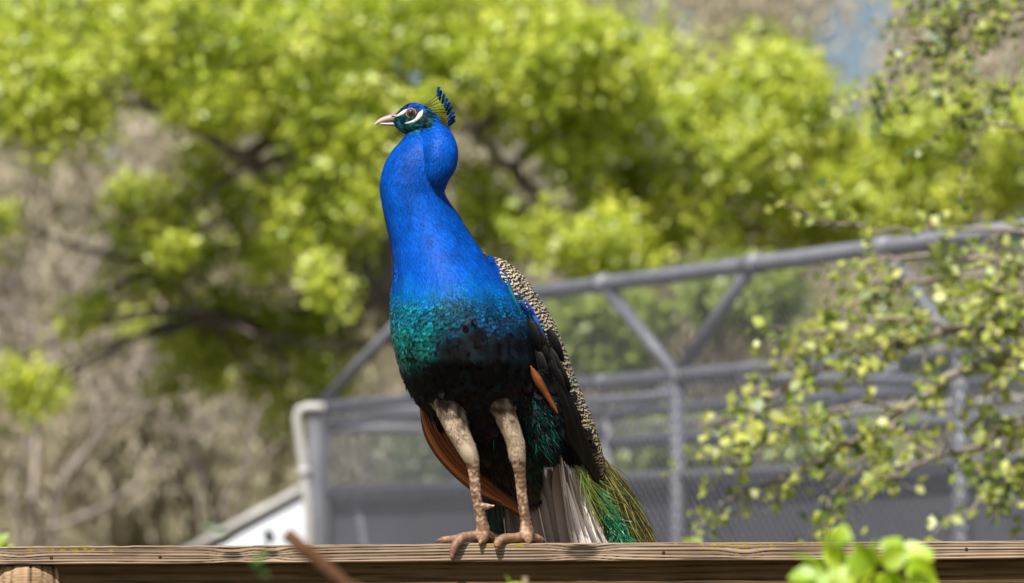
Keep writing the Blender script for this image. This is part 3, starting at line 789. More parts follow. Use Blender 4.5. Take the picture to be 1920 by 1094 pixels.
# ================================================================== FOREGROUND PLANTS
def leaf_blade(base, d, nrm_, L, W, lobes=0.0, curl=.25, n=11):
    d = nrm(d); sd = nrm(np.cross(d, nrm_)); up = np.cross(sd, d)
    t = np.linspace(0, 1, n); w = np.sin(np.pi * np.clip(t, 0, 1) ** .8) ** .8 * W * .5
    w = w * (1 + lobes * np.abs(np.sin(t * math.pi * 3.0)))
    u = np.array([-1, -.5, 0, .5, 1.0])
    P = base + d * (t * L)[:, None, None] + sd * (w[:, None] * u[None])[..., None] + up * ((np.abs(u)[None] * w[:, None] * .35) - curl * L * (t ** 2)[:, None])[..., None]
    id_ = np.arange(n * 5).reshape(n, 5)
    return P.reshape(-1, 3), np.stack([id_[:-1, :-1], id_[1:, :-1], id_[1:, 1:], id_[:-1, 1:]], -1).reshape(-1, 4)

def fg_plant(name, label, stem_px, z, leaves, stem_r, stem_col, cols, cat="plant"):
    Yp = z + CAM_Y; k = px2m(z)
    pts = [at(x, y, Yp + dz) for x, y, dz in stem_px]
    base = pts[0].copy(); base[2] = -.03
    root = tag(empty(name, base * [1, 1, 0]), label, cat)
    mb = MB(); P = catmull(np.array([base, .5 * (base + pts[0])] + pts), 40)
    tube(mb, P, np.linspace(stem_r * 1.25, stem_r * .75, 40), 9, stem_col); mb.obj("stem", M_bark, root)
    for (x, y, dz, ang, L, W, tone) in leaves:
        b0 = at(x, y, Yp + dz); a = math.radians(ang)
        d = np.array([math.cos(a), rng.uniform(-.5, .5), math.sin(a)])
        N = np.array([-.3, -.6, .6]) + rng.normal(0, .35, 3)
        V, F = leaf_blade(b0, d, N, L * k, W * k, lobes=.12, curl=rng.uniform(.05, .35))
        mb = MB(); c = mix(cols[0], cols[1], rng.random()) * tone; mb.add(V, F, None, c); mb.obj("leaf", M_leaf, root)
YL = [lin(150, 186, 8), lin(196, 216, 22)]
lv = []
for (x, y, a, L) in [(1560,1040,100,60),(1575,1020,80,45),(1540,1060,140,60),(1530,1075,170,50),(1560,1075,200,70),(1550,1090,230,60),(1580,1060,20,45),(1590,1095,100,70),(1530,1095,150,50),
  (1650,1050,150,60),(1640,1060,180,50),(1660,1035,60,50),(1680,1040,20,70),(1690,1030,-5,60),(1700,1050,-30,60),(1670,1060,-60,70),(1660,1065,-100,60),(1700,1060,10,50),(1720,1075,-40,50),(1730,1090,-20,50),(1620,1070,120,45),(1645,1045,110,40),(1575,1000,70,25),(1700,1085,-70,40),(1590,1045,160,55),(1600,1100,60,60),(1655,1050,30,55)]:
    lv.append((x, y + 8, rng.uniform(-.08, .08), a, L * 1.05, L * .8, 1.0))
fg_plant("leafy_sprig", "bright lime green leafy sprig out of focus in front of the railing", [(1625, 1300, 0), (1625, 1150, 0), (1612, 1075, 0), (1600, 1030, 0)], 6.0, lv, .004, lin(190, 150, 120), YL)
fg_plant("cut_branch", "blurred reddish brown cut branch stub with small leaves below the railing's left part", [(760, 1250, 0), (640, 1094, 0), (575, 1035, 0), (535, 1000, 0)], 5.6,
  [(508, 1024, -.3, 100, 40, 20, .7), (470, 1062, -.3, 40, 40, 22, 1.0), (425, 1004, -.3, 150, 50, 16, .6), (505, 1050, -.3, 120, 34, 18, .9), (475, 1062, -.3, -30, 34, 18, .9)], .013, lin(84, 54, 28), [lin(60, 100, 22), lin(96, 130, 36)], "branch")
fg_plant("leafy_sprig", "small blurred green sprig at the left edge touching the railing", [(-60, 1250, 0), (-40, 1080, 0), (-20, 1030, 0)], 14.0, [(-14, 1036, 0, 60, 44, 26, .8), (-15, 1040, 0, 25, 44, 22, .7), (-25, 1030, 0, 100, 50, 30, .8)], .004, lin(90, 80, 50), YL)
fg_plant("bud_twig", "tiny blurred brown bud with green leaf at the bottom edge below the peacock", [(985, 1250, 0), (988, 1120, 0), (984, 1082, 0)], 6.6, [(955, 1100, 0, 100, 24, 14, .9), (985, 1100, 0, 170, 40, 16, .9)], .006, lin(150, 128, 104), YL, "twig")

# ================================================================== PEACOCK
ftp = B(945, 1019, 40)
bird = tag(empty("peacock", ftp), "peacock with vivid blue neck standing on the railing, head turned left", "peacock")

def loft(mb, rings, seg=40, c=None):
    """rings: (n, seg, 3) world"""
    n = len(rings); v = rings.reshape(-1, 3)
    i = np.arange(n - 1)[:, None] * seg; j = np.arange(seg)[None]; k = (j + 1) % seg
    f = np.stack([i + j, i + k, i + seg + k, i + seg + j], -1).reshape(-1, 4)
    v = np.concatenate([v, rings[0].mean(0)[None], rings[-1].mean(0)[None]])
    f3 = [(n * seg, (q + 1) % seg, q) for q in range(seg)] + [(n * seg + 1, (n - 1) * seg + q, (n - 1) * seg + (q + 1) % seg) for q in range(seg)]
    mb.add(v, f, f3, c)
ANG = np.linspace(0, 2 * math.pi, 40, endpoint=False)
CA, SA = np.cos(ANG), np.sin(ANG)
def slice_loft(mb, tab, n):
    t = np.asarray(tab, float); y = np.linspace(t[0, 0], t[-1, 0], n)
    q = np.stack([y] + [np.interp(y, t[:, 0], t[:, i]) for i in range(1, 5)], -1)
    ker = np.array([1, 2, 3, 2, 1.]) / 9
    for i in range(1, 5):
        p = np.pad(q[:, i], 2, mode='edge'); q[:, i] = np.convolve(p, ker, 'valid')
    cx = (q[:, 1] + q[:, 2]) / 2; w = (q[:, 2] - q[:, 1]) / 2
    loft(mb, B(cx[:, None] + w[:, None] * CA, np.repeat(q[:, :1], 40, 1), q[:, 4:5] + q[:, 3:4] * SA))
def head_loft(mb, tab, n, dc):
    t = np.asarray(tab, float); x = np.linspace(t[0, 0], t[-1, 0], n)
    q = np.stack([x] + [np.interp(x, t[:, 0], t[:, i]) for i in range(1, 4)], -1)
    loft(mb, B(np.repeat(q[:, :1], 40, 1), q[:, 1:2] + q[:, 2:3] * CA, dc + q[:, 3:4] * SA))
def tube_px(mb, P, n=40, seg=20, mod=None):
    q = catmull(np.asarray(P, float), n); W = Ba(q[:, :3]); R = q[:, 3] * S
    if mod is not None: R = R * mod(np.linspace(0, 1, n))
    tube(mb, W, R, seg)

TORSO = [(238, 772, 838, 22, -22), (250, 764, 846, 30, -22), (262, 755, 852.5, 36, -22), (280, 738, 858, 43, -22), (300, 725, 858, 47, -22), (320, 718, 850, 48, -22), (340, 714, 840, 49, -22), (360, 713.5, 832, 50, -20),
 (380, 716, 842, 53, -18), (400, 720, 857, 57, -15), (430, 727, 875, 66, -10), (460, 734, 895, 78, -4), (490, 737, 915, 92, 2), (520, 737, 938, 106, 8), (550, 733, 958, 118, 14), (580, 732, 975, 127, 18), (610, 733, 988, 133, 22),
 (640, 737, 998, 136, 26), (670, 744, 1004, 136, 28), (700, 752, 1008, 124, 34), (730, 765, 1010, 106, 42), (755, 782, 1008, 86, 50), (780, 805, 1000, 66, 56), (805, 832, 985, 50, 60), (825, 862, 960, 34, 60), (835, 885, 940, 18, 60)]
HEAD = [(737, 226, 8, 8), (743, 226, 13, 11), (750, 226, 20, 15), (758, 225, 26, 18.5), (766, 224, 29.5, 21.5), (775, 224, 31, 23.5), (785, 226, 31.5, 24.5), (795, 229, 31, 24.5), (805, 234, 30, 24), (815, 241, 28, 23), (824, 249, 22, 19), (830, 254, 14, 12)]
RUMP = [(880, 520, 35, 55), (917, 559, 55, 72), (967, 634, 85, 75), (1019, 728, 115, 62), (1048, 773, 130, 52), (1086, 837, 150, 38), (1107, 881, 165, 25), (1116, 905, 172, 12)]
LEGL = [(832, 715, 14, 36), (841, 757, -8, 28), (855, 798, -12, 22.5), (868, 827, -8, 18.5), (878, 848, -3, 16.5), (886, 868, 4, 13), (889, 890, 8, 11), (893, 930, 13, 10), (898, 955, 17, 10), (902, 975, 20, 11), (906, 995, 22, 13), (908, 1006, 22, 12)]
LEGR = [(916, 690, 10, 32), (934, 745, -16, 23), (955, 798, -8, 18.5), (966, 830, 2, 17), (969, 850, 8, 16), (972, 868, 14, 14), (975, 890, 20, 11), (979, 930, 27, 10), (983, 960, 32, 10), (986, 980, 36, 11), (988, 998, 36, 14), (988, 1008, 36, 12)]
TOES = [[(900, 1005, 20, 9), (880, 1006, 8, 9.5), (863, 1011, -4, 9.3), (853, 1024, -11, 8.3), (849, 1039, -11, 6.2)],
 [(898, 1008, 30, 9), (870, 1010, 45, 8), (845, 1012, 55, 7.5), (828, 1013, 60, 6)],
 [(908, 1006, 15, 9), (904, 1012, 0, 8.5), (901, 1015, -7, 6)],
 [(912, 1002, 30, 8), (925, 1006, 50, 7), (936, 1012, 62, 6)],
 [(984, 1007, 30, 10), (962, 1009, 15, 9), (943, 1011, 2, 8.8), (934, 1018, -9, 8), (933, 1026, -11, 6.2)],
 [(975, 1008, 40, 8), (940, 1011, 48, 7.5), (920, 1013, 52, 6.5)],
 [(994, 1006, 40, 9), (1006, 1010, 50, 8), (1015, 1012, 58, 6)],
 [(992, 1004, 45, 7), (1000, 1010, 70, 6)],
 [(990, 1006, 30, 9), (991, 1012, 8, 8), (990, 1014, 0, 6)]]
src = MB()
slice_loft(src, TORSO, 150); tube_px(src, [(800, 246, -30, 22), (820, 268, -44, 31), (825, 298, -52, 32.5), (818, 324, -52, 26), (806, 342, -42, 14)], 30, 28); head_loft(src, HEAD, 50, -22)
tube_px(src, RUMP, 60, 36)
tube_px(src, [(925, 770, 70, 75), (950, 840, 105, 62), (975, 900, 135, 42), (990, 945, 150, 18)], 30, 28)
tube_px(src, [(985, 700, 40, 48), (1005, 770, 52, 47), (1020, 830, 70, 34), (1028, 865, 80, 14)], 30, 28)
def scutes(t):
    q = (t * 34) % 1.0
    return 1 + np.where(t > .57, .07 * (1 - q) - .03, 0)
tube_px(src, LEGL, 170, 24, scutes); tube_px(src, LEGR, 170, 24, scutes)
for tp_ in TOES: tube_px(src, tp_, 50, 16, lambda t: 1 + .06 * (1 - (t * 9) % 1.0) + .05 * np.sin(t * 14))
tube_px(src, [(897, 951, 18, 9), (910, 950, 12, 6.5), (922, 949.5, 8, 3.2), (928, 948, 6, 1.4)], 16, 12)
tmp = bpy.data.objects.new("tmp_body", src.mesh("tmp_body")); C.objects.link(tmp)
md = tmp.modifiers.new("r", 'REMESH'); md.mode = 'VOXEL'; md.voxel_size = 0.0019; md.use_smooth_shade = True
ms = tmp.modifiers.new("s", 'SMOOTH'); ms.factor = .5; ms.iterations = 3
dg = bpy.context.evaluated_depsgraph_get()
bm_ = bpy.data.meshes.new_from_object(tmp.evaluated_get(dg)); bm_.name = "body"
bpy.data.objects.remove(tmp)
nv = len(bm_.vertices); VV = np.zeros(nv * 3, np.float32); bm_.vertices.foreach_get('co', VV); VV = VV.reshape(-1, 3).astype(float)
NN = np.zeros(nv * 3, np.float32); bm_.vertices.foreach_get('normal', NN); NN = NN.reshape(-1, 3).astype(float)

# ---- plumage colour by place on the bird
legs_pts = []
for Lg in (LEGL, LEGR):
    q = catmull(np.asarray(Lg, float), 120); legs_pts.append((Ba(q[:, :3]), q[:, 3] * S, q[:, 1]))
def near_leg(P, fac=1.22):
    out = np.full(len(P), 9.0)
    for W_, R_, _ in legs_pts:
        for i0 in range(0, len(P), 20000):
            D = np.linalg.norm(P[i0:i0 + 20000, None] - W_[None], axis=2) / R_[None]
            out[i0:i0 + 20000] = np.minimum(out[i0:i0 + 20000], D.min(1))
    return out
XB = np.array([(455, 912), (470, 922), (520, 946), (560, 975), (590, 1004), (640, 1030), (700, 1058), (770, 1085), (830, 1108), (880, 1122), (920, 1130)], float)
def is_back(px, py, N):
    r = (px > np.interp(py, XB[:, 0], XB[:, 1])) & (py > 466)
    bk = (N[:, 1] > .15) & (N[:, 2] > -.45) & (px > np.interp(py, [466, 520, 600, 700, 850], [880, 850, 840, 900, 1000])) & (py > 470)
    return r | bk
BLUE = np.array([.001, .080, .47]); BLUE_D = np.array([.003, .03, .30]); TEAL = np.array([.003, .115, .17]); GREEN = np.array([.004, .135, .11]); BLK = np.array([.006, .006, .007])
def plum(px, py, nz):
    j = (nz - .5) * 46
    yy = py + j
    c = mix(BLUE, np.array([.001, .12, .42]), sm(500, 560, yy))
    c = mix(c, mix(TEAL, np.array([.002, .085, .20]), sm(820, 900, px)), sm(535, 590, yy))
    left = 1 - sm(790, 840, px)
    c = mix(c, GREEN, sm(580, 650, yy) * left)
    yd = np.interp(px, [730, 800, 835, 880, 960, 1020], [705, 675, 620, 606, 612, 590])
    c = mix(c, BLK, sm(yd - 55, yd + 26, yy))
    return c
def proj_all(P):
    x, y = proj(P); return x, y
PX, PY = proj(VV)
nzv = vnoise(VV * 60)
col = plum(PX, PY, nzv) * .55
hd_ = (PY < 262) & (PX < 815) & (PY < 300 - .1 * PX + 40)
nl = near_leg(VV)
under = (PY > 760)
col = mix(col, np.array([.016, .012, .010]), under * 1.0)
bk = is_back(PX, PY, NN); col = mix(col, np.array([.10, .085, .06]), bk * 1.0)
thigh = (nl < 1.18) & (PY > 732) & (PY <= 862)
fur = mix(lin(56, 42, 32), lin(166, 142, 116), sm(765, 825, PY + 30 * (nzv - .5)))  # brown upper thigh, also darkened for the shade under the body
col = np.where(thigh[:, None], fur, col)
shin = ((nl < 1.5) & (PY > 858)) | (PY > 985) | ((nl < 4.5) & (PY > 935) & (PY < 965) & (PX < 935))
sc_ = vnoise(VV * np.array([180, 180, 150])); scn = vnoise(VV * 160, 4)
skin = mix(lin(128, 94, 70), lin(196, 166, 136), sm(.4, .8, sc_)) ; skin = mix(skin, lin(84, 58, 44), sm(.55, .85, scn) * .5); scq = ((PY - 860) / 9.0 + .25 * np.sin(PX * .5)) % 1.0; skin = mix(skin, skin * .38, (sm(.74, .9, scq)) * (PY < 985))
skin = mix(skin, lin(126, 94, 70), sm(985, 1005, PY) * .7)
col = np.where(shin[:, None], skin, col)
heel = np.exp(-(((PX - 874 - .35 * (PY - 848)) / 17) ** 2 + ((PY - 848) / 24) ** 2)); 
col = mix(col, lin(226, 205, 180), sm(.35, .6, heel) * (nl < 1.3))  # bare heel skin painted paler, as if caught by the sun
# head: dark teal cheeks, blue crown
hx = (PY < 252) & (PX < 806) & (PY < 252 - .012 * np.maximum(PX - 775, 0) ** 2)
hc = mix(np.array([.003, .04, .20]), np.array([.006, .06, .075]), sm(205, 222, PY)); hc = mix(hc, np.array([.008, .085, .07]), sm(228, 246, PY))
col = np.where(hx[:, None], hc * (.5 + nzv[:, None]), col)
ca = bm_.color_attributes.new("Col", 'FLOAT_COLOR', 'POINT'); ca.data.foreach_set('color', np.concatenate([col, np.ones((nv, 1))], 1).astype(np.float32).ravel())
M_body = mat("bird_skin", 0.55, bump=(420, .5, .0012))
body = link("body", bm_, M_body, bird)

# ---- surface samples
bm_.calc_loop_triangles()
nt_ = len(bm_.loop_triangles); TI = np.zeros(nt_ * 3, np.int32); bm_.loop_triangles.foreach_get('vertices', TI); TI = TI.reshape(-1, 3)
TA, TB, TC_ = VV[TI[:, 0]], VV[TI[:, 1]], VV[TI[:, 2]]
AR = np.linalg.norm(np.cross(TB - TA, TC_ - TA), axis=1); CUM = np.cumsum(AR / AR.sum())
def sample(n):
    i = np.searchsorted(CUM, rng.random(n)); i = np.minimum(i, nt_ - 1)
    a, b2 = rng.random(n), rng.random(n); f = a + b2 > 1; a[f] = 1 - a[f]; b2[f] = 1 - b2[f]
    P = TA[i] + (TB[i] - TA[i]) * a[:, None] + (TC_[i] - TA[i]) * b2[:, None]
    N = nrm(NN[TI[i, 0]] + NN[TI[i, 1]] + NN[TI[i, 2]])
    return P, N
def poisson(P, r):
    """thin a random point set to a rough minimum distance"""
    key = np.floor(P / r).astype(np.int64); keep = np.zeros(len(P), bool); seen = {}
    for i, k in enumerate(map(tuple, key)):
        ok = True
        for a in (-1, 0, 1):
            for b2 in (-1, 0, 1):
                for c2 in (-1, 0, 1):
                    for j in seen.get((k[0] + a, k[1] + b2, k[2] + c2), ()):
                        if abs(P[i, 0] - P[j, 0]) + abs(P[i, 1] - P[j, 1]) + abs(P[i, 2] - P[j, 2]) < r * 1.3: ok = False; break
                    if not ok: break
                if not ok: break
            if not ok: break
        if ok: seen.setdefault(k, []).append(i); keep[i] = True
    return keep
tt_ = np.asarray(TORSO, float); cyc = (tt_[:, 1] + tt_[:, 2]) / 2
def flow(P, N):
    px, py = proj(P)
    slope = np.interp(py, tt_[1:-1, 0], (np.gradient(cyc, tt_[:, 0]))[1:-1])
    fx = np.clip(slope, -1.1, 1.1); fy = np.ones_like(fx); fd = np.zeros_like(fx)
    h = 1 - sm(245, 275, py); fx = mix_s(fx, 1.0, h); fy = mix_s(fy, .45, h)
    r = sm(820, 960, px) * sm(450, 560, py); fx = mix_s(fx, .55, r); fd = mix_s(fd, .25, r)
    bdy = sm(560, 640, py) * (1 - r); fx = mix_s(fx, .22, bdy)
    T = np.stack([fx, fd, -fy], -1)
    T = T - N * np.sum(T * N, 1, keepdims=True)
    return nrm(T)
def mix_s(a, b2, t): return a * (1 - t) + b2 * t
def feathers(mb, P, T, N, L, W, cfun, rows=4, cols=3, lift=.1, camber=.2, back=.35, pw=.55, sharp=.0):
    n = len(P); L = np.broadcast_to(L, (n,)); W = np.broadcast_to(W, (n,))
    v = np.linspace(0, 1, rows); u = np.linspace(-1, 1, cols)
    prof = np.where(v < .5, .45 + 1.1 * v, 1.0) * np.sqrt(np.clip(1 - (np.maximum(v - .5, 0) / .505) ** 2, 0, 1))
    if sharp: prof = np.clip(1 - v, 0, 1) ** sharp * .9 + .1 * (1 - v)
    Sd = nrm(np.cross(T, N))
    Vv, Uu = np.meshgrid(v, u, indexing='ij'); Pf = np.repeat(prof[:, None], cols, 1)
    pos = (P[:, None, None] + T[:, None, None] * ((Vv - back)[None] * L[:, None, None])[..., None]
           + Sd[:, None, None] * ((Uu * Pf)[None] * W[:, None, None] * .5)[..., None]
           + N[:, None, None] * ((lift * Vv)[None] * L[:, None, None] + (camber * (1 - Uu ** 2) * Pf)[None] * W[:, None, None] * .5)[..., None])
    c = cfun(np.broadcast_to(Uu, (n, rows, cols)), np.broadcast_to(Vv, (n, rows, cols)))
    id_ = (np.arange(n)[:, None] * rows * cols)[:, :, None] + np.arange(rows * cols).reshape(rows, cols)[None].reshape(1, rows, cols)
    F = np.stack([id_[:, :-1, :-1], id_[:, 1:, :-1], id_[:, 1:, 1:], id_[:, :-1, 1:]], -1).reshape(-1, 4)
    uv = np.stack([np.broadcast_to(Uu * .5 + .5, (n, rows, cols)), np.broadcast_to(Vv, (n, rows, cols))], -1)
    uv = uv + np.stack([np.zeros(n), np.floor(rng.random(n) * 50) * 4], -1)[:, None, None]
    mb.add(pos, F, None, c.reshape(-1, 3), uv)
def lerp_col(base, tip, t): return base[:, None, None] * (1 - t[..., None]) + tip[:, None, None] * t[..., None]

M_velvet = mat("neck_plumage", 0.5, spec=.10)
M_scale = mat("breast_plumage", 0.45, spec=.14)
M_dark = mat("dark_plumage", 0.65, spec=.035)
M_fur = mat("thigh_plumage", 0.8, spec=.2)

# velvet of neck and head
P, N = sample(300000); px, py = proj(P)
nzp = vnoise(P * 55, 2); 
keep = ((py < 540 + 90 * vnoise(P * 28, 21) * rng.random(len(P)) + 30 * rng.random(len(P))) | ((plum(px, py, nzp).max(1) < .06) & (py < 770) & (near_leg(P) > 1.25))) & ~is_back(px, py, N) & (N[:, 1] < .75)
P, N, px, py, nzp = P[keep], N[keep], px[keep], py[keep], nzp[keep]
T = flow(P, N); T = nrm(T + .16 * rng.normal(size=T.shape)); T = nrm(T - N * np.sum(T * N, 1, keepdims=True))
hj = 26 * (vnoise(P * 120, 51) - .5) + 8 * rng.normal(size=len(P)); inhead = (py + .4 * hj < 252 - .012 * np.maximum(px - 775, 0) ** 2) & (px + .5 * hj < 816)
c = plum(px, py, nzp); c = mix(c, c * np.array([1, 1.4, 1.08]) + np.array([.002, 0, 0]), rng.random(len(P)) ** 3) * rng.uniform(.5, 1.35, (len(P), 1))  # random cyan tint paints sheen onto the neck strands
lump = vnoise(P * np.array([70, 70, 26]), 8); c = c * (0.72 + .56 * lump)[:, None] * (.8 + .4 * vnoise(P * 16, 31))[:, None]
hc = mix(np.array([.003, .05, .26]), np.array([.006, .07, .085]), sm(202, 216, py + 8 * (nzp - .5))); hc = mix(hc, np.array([.008, .10, .075]), sm(226, 246, py))
blot = vnoise(P * 170, 5); hc = hc * (.25 + 1.5 * sm(.35, .75, blot))[:, None] * rng.uniform(.5, 1.5, (len(P), 1))
blk = np.maximum(np.exp(-(((px - 796) / 9) ** 2 + ((py - 236) / 14) ** 2)), np.exp(-(((px - 758) / 8) ** 2 + ((py - 252) / 5) ** 2))); hc = hc * (1 - .85 * blk)[:, None]
c = np.where(inhead[:, None], hc, c); dkz = (py > 590) & (c.max(1) < .06); cl = sm(.52, .75, vnoise(P * np.array([60, 60, 40]), 41)); c = np.where(dkz[:, None], c * .8 + cl[:, None] * mix(np.array([.008, .006, .005]), np.array([.001, .012, .018]), vnoise(P * 14, 43)), c)
Ls = np.where(inhead, 6, np.where(py < 300, 11, np.where(py > 600, 18, 15))) * S * rng.uniform(.7, 1.3, len(P)); Ws = np.where(inhead, 2.0, 2.3) * S; lf_ = rng.random(len(P))
mb = MB()
feathers(mb, P, T, N, Ls, Ws, lambda u, v: lerp_col(c * .75, c * 1.2, v), 3, 2, .10, 0, .2, sharp=.8)
tag(mb.obj("neck_plumage", M_velvet, body), kind="stuff")

# breast scales
P, N = sample(110000); px, py = proj(P)
keep = (py > 508 + 95 * vnoise(P * 28, 21) - 20 * rng.random(len(P))) & (py < 735) & ~is_back(px, py, N) & (px < 1000) & (near_leg(P) > 1.2)
P, N = P[keep], N[keep]; keep = poisson(P, 5.9 * S); P, N = P[keep], N[keep]
px, py = proj(P); T = flow(P, N); nzp = .75 * vnoise(P * 34, 2) + .25 * rng.random(len(P)); nzp = .5 + (nzp - .5) * 1.5
o_ = np.argsort(-py); 
c = plum(px, py, nzp); br = rng.uniform(.3, 1.65, (len(P), 1)) ; c = c * mix(np.ones((len(P), 1)), br, sm(540, 600, py)) * (.6 + .8 * vnoise(P * 34, 12))[:, None]
hi = np.where((rng.random(len(P)) < .2)[:, None], c * 1.5 + np.array([0, .03, .03]) * (c[:, 1:2] > .05), c)
dk = mix(c * .12, np.array([.006, .004, .010]), .5 * np.ones(len(P))); dk = mix(c * .8, dk, sm(540, 585, py + 20 * (nzp - .5)))
Lb = 14.5 * S * rng.uniform(.85, 1.2, len(P)) * (.55 + .45 * sm(540, 630, py)); Wb = 12 * S * rng.uniform(.85, 1.15, len(P)) * (.55 + .45 * sm(540, 630, py))
isd = c.max(1) < .05; drop = isd & (rng.random(len(P)) < .82)
P, N, T, c, dk, hi, Lb, Wb, isd = [q[~drop] for q in (P, N, T, c, dk, hi, Lb, Wb, isd)]
for sel, mt_, lf in ((~isd, M_scale, .09), (isd, M_dark, .05)):
    d_, h_ = dk[sel] * (1 if lf > .06 else .6), hi[sel] * (1 if lf > .06 else .55); mb = MB()
    feathers(mb, P[sel] + N[sel] * .0006, T[sel], N[sel], Lb[sel], Wb[sel], lambda u, v: lerp_col(d_, h_, np.clip(sm(.42, .72, v + .22 * np.abs(u)) * (1 - .8 * sm(.88, 1.0, v)), 0, 1)), 8, 5, lf, .2, .35, .5)
    tag(mb.obj("breast_plumage", mt_, body), kind="stuff")

# dark belly and flank feathers
P, N = sample(50000); px, py = proj(P)
nl_ = near_leg(P); keep = (py > 720) & (py < 960) & ~is_back(px, py, N) & (nl_ > np.where(py > 860, 2.6, 1.2)) & ~((px < 940) & (py > 925))
P, N = P[keep], N[keep]; keep = poisson(P, 13 * S); P, N = P[keep], N[keep]
px, py = proj(P); T = flow(P, N); T = nrm(T + .25 * rng.normal(size=T.shape))
nzp = vnoise(P * 40, 3); kind_ = rng.random(len(P))
base = mix(BLK, np.array([.020, .015, .012]), nzp); base = mix(base, np.array([.004, .035, .045]), (kind_ < .22) * .35 * sm(900, 700, py)); base = mix(base, np.array([.045, .034, .026]), sm(830, 900, py) * (kind_ > .4))
mb = MB()
feathers(mb, P, T, N, 26 * S * rng.uniform(.8, 1.3, len(P)), 19 * S * rng.uniform(.8, 1.2, len(P)), lambda u, v: lerp_col(base * .7, base * 1.1, sm(.4, .9, v + .2 * np.abs(u))), 6, 5, .05, .12, .35, .5)
tag(mb.obj("belly_plumage", M_dark, body), kind="stuff")
P, N = sample(160000); px, py = proj(P)
nl_ = near_leg(P); keep = (py > 740) & (py < 955) & ~is_back(px, py, N) & (nl_ > np.where(py > 860, 2.6, 1.3 + .3 * rng.random(len(P)))) & ~((px < 940) & (py > 925))
P, N, px, py = P[keep], N[keep], px[keep], py[keep]
gw = np.exp(-(((px - 1005) / 38) ** 2 + ((py - 790) / 85) ** 2)); r_ = rng.random(len(P))
c = mix(np.array([.012, .010, .009]), np.array([.004, .10, .075]), (r_ < gw * .5) * 1.0); c = mix(c, np.array([.06, .11, .16]), ((r_ > .93) & (gw > .35)) * 1.0)
c = mix(c, np.array([.07, .05, .038]), (sm(845, 930, py) * (r_ > .45)) * .8); c = c * rng.uniform(.5, 1.6, (len(P), 1))
T = flow(P, N); T = nrm(T + .25 * rng.normal(size=T.shape) + N * .05); mb = MB()
feathers(mb, P, T, N, (13 + 9 * sm(790, 830, py)) * S * rng.uniform(.6, 1.4, len(P)), 1.8 * S, lambda u, v: lerp_col(c * .7, c * 1.3, v), 3, 2, .12, 0, .15, sharp=.8)
tag(mb.obj("down", M_dark, body), kind="stuff")

# thigh fur
P, N = sample(260000); px, py = proj(P); nl_ = near_leg(P)
keep = (nl_ < 1.2) & (py > 728) & (py < 858 + 8 * rng.random(len(P))); P, N, px, py = P[keep], N[keep], px[keep], py[keep]
hl = np.exp(-(((px - 874 - .35 * (py - 848)) / 16) ** 2 + ((py - 848) / 22) ** 2)); k2 = hl < .45; P, N, px, py = P[k2], N[k2], px[k2], py[k2]
nzp = vnoise(P * 90, 6)
c = mix(lin(62, 45, 34), lin(204, 182, 154), sm(752, 816, py + 60 * (nzp - .5) + .35 * (850 - px) * (px < 905))) * rng.uniform(.85, 1.12, (len(P), 1)); c = mix(c, np.array([.02, .016, .013]), (1 - sm(728, 756, py + 30 * (nzp - .5))) * 1.0)  # darker brown upwards, with the body's shade painted in
T = flow(P, N); T = nrm(T + .15 * rng.normal(size=T.shape)); mb = MB()
feathers(mb, P, T, N, 8 * S * rng.uniform(.6, 1.3, len(P)), 1.7 * S, lambda u, v: lerp_col(c * .85, c * 1.15, v), 3, 2, .05, 0, .2, sharp=.8)
tag(mb.obj("thigh_plumage", M_fur, body), kind="stuff")

# barred back feathers: cream with dark wavy bars across each feather
def barred_mat():
    m = bpy.data.materials.new("barred_plumage"); m.use_nodes = True; nt = m.node_tree; b = nt.nodes["Principled BSDF"]
    b.inputs["Roughness"].default_value = .6; b.inputs["Specular IOR Level"].default_value = .3
    uv = nt.nodes.new("ShaderNodeUVMap"); sx = nt.nodes.new("ShaderNodeSeparateXYZ"); nt.links.new(uv.outputs[0], sx.inputs[0])
    nz = nt.nodes.new("ShaderNodeTexNoise"); nz.inputs["Scale"].default_value = 3.0; nz.inputs["Detail"].default_value = 3; nt.links.new(uv.outputs[0], nz.inputs["Vector"])
    au = nt.nodes.new("ShaderNodeMath"); au.operation = 'SUBTRACT'; au.inputs[1].default_value = .5; nt.links.new(sx.outputs[0], au.inputs[0])
    ab = nt.nodes.new("ShaderNodeMath"); ab.operation = 'ABSOLUTE'; nt.links.new(au.outputs[0], ab.inputs[0])
    m1 = nt.nodes.new("ShaderNodeMath"); m1.operation = 'MULTIPLY_ADD'; m1.inputs[1].default_value = 18.0; nt.links.new(sx.outputs[1], m1.inputs[0])
    m2 = nt.nodes.new("ShaderNodeMath"); m2.operation = 'MULTIPLY'; m2.inputs[1].default_value = 6.0; nt.links.new(ab.outputs[0], m2.inputs[0]); nt.links.new(m2.outputs[0], m1.inputs[2])
    m3 = nt.nodes.new("ShaderNodeMath"); m3.operation = 'MULTIPLY_ADD'; m3.inputs[1].default_value = 7.0; nt.links.new(nz.outputs[0], m3.inputs[0]); nt.links.new(m1.outputs[0], m3.inputs[2])
    sn = nt.nodes.new("ShaderNodeMath"); sn.operation = 'SINE'; nt.links.new(m3.outputs[0], sn.inputs[0])
    mr = nt.nodes.new("ShaderNodeMapRange"); mr.inputs[1].default_value = .0; mr.inputs[2].default_value = .34; nt.links.new(sn.outputs[0], mr.inputs[0])
    vc = nt.nodes.new("ShaderNodeVertexColor"); vc.layer_name = "Col"
    mx = nt.nodes.new("ShaderNodeMix"); mx.data_type = 'RGBA'; nt.links.new(mr.outputs[0], mx.inputs[0]); mx.inputs[6].default_value = (.012, .012, .011, 1); nt.links.new(vc.outputs[0], mx.inputs[7])
    nt.links.new(mx.outputs[2], b.inputs["Base Color"]); return m
M_bar = barred_mat()
P, N = sample(60000); px, py = proj(P)
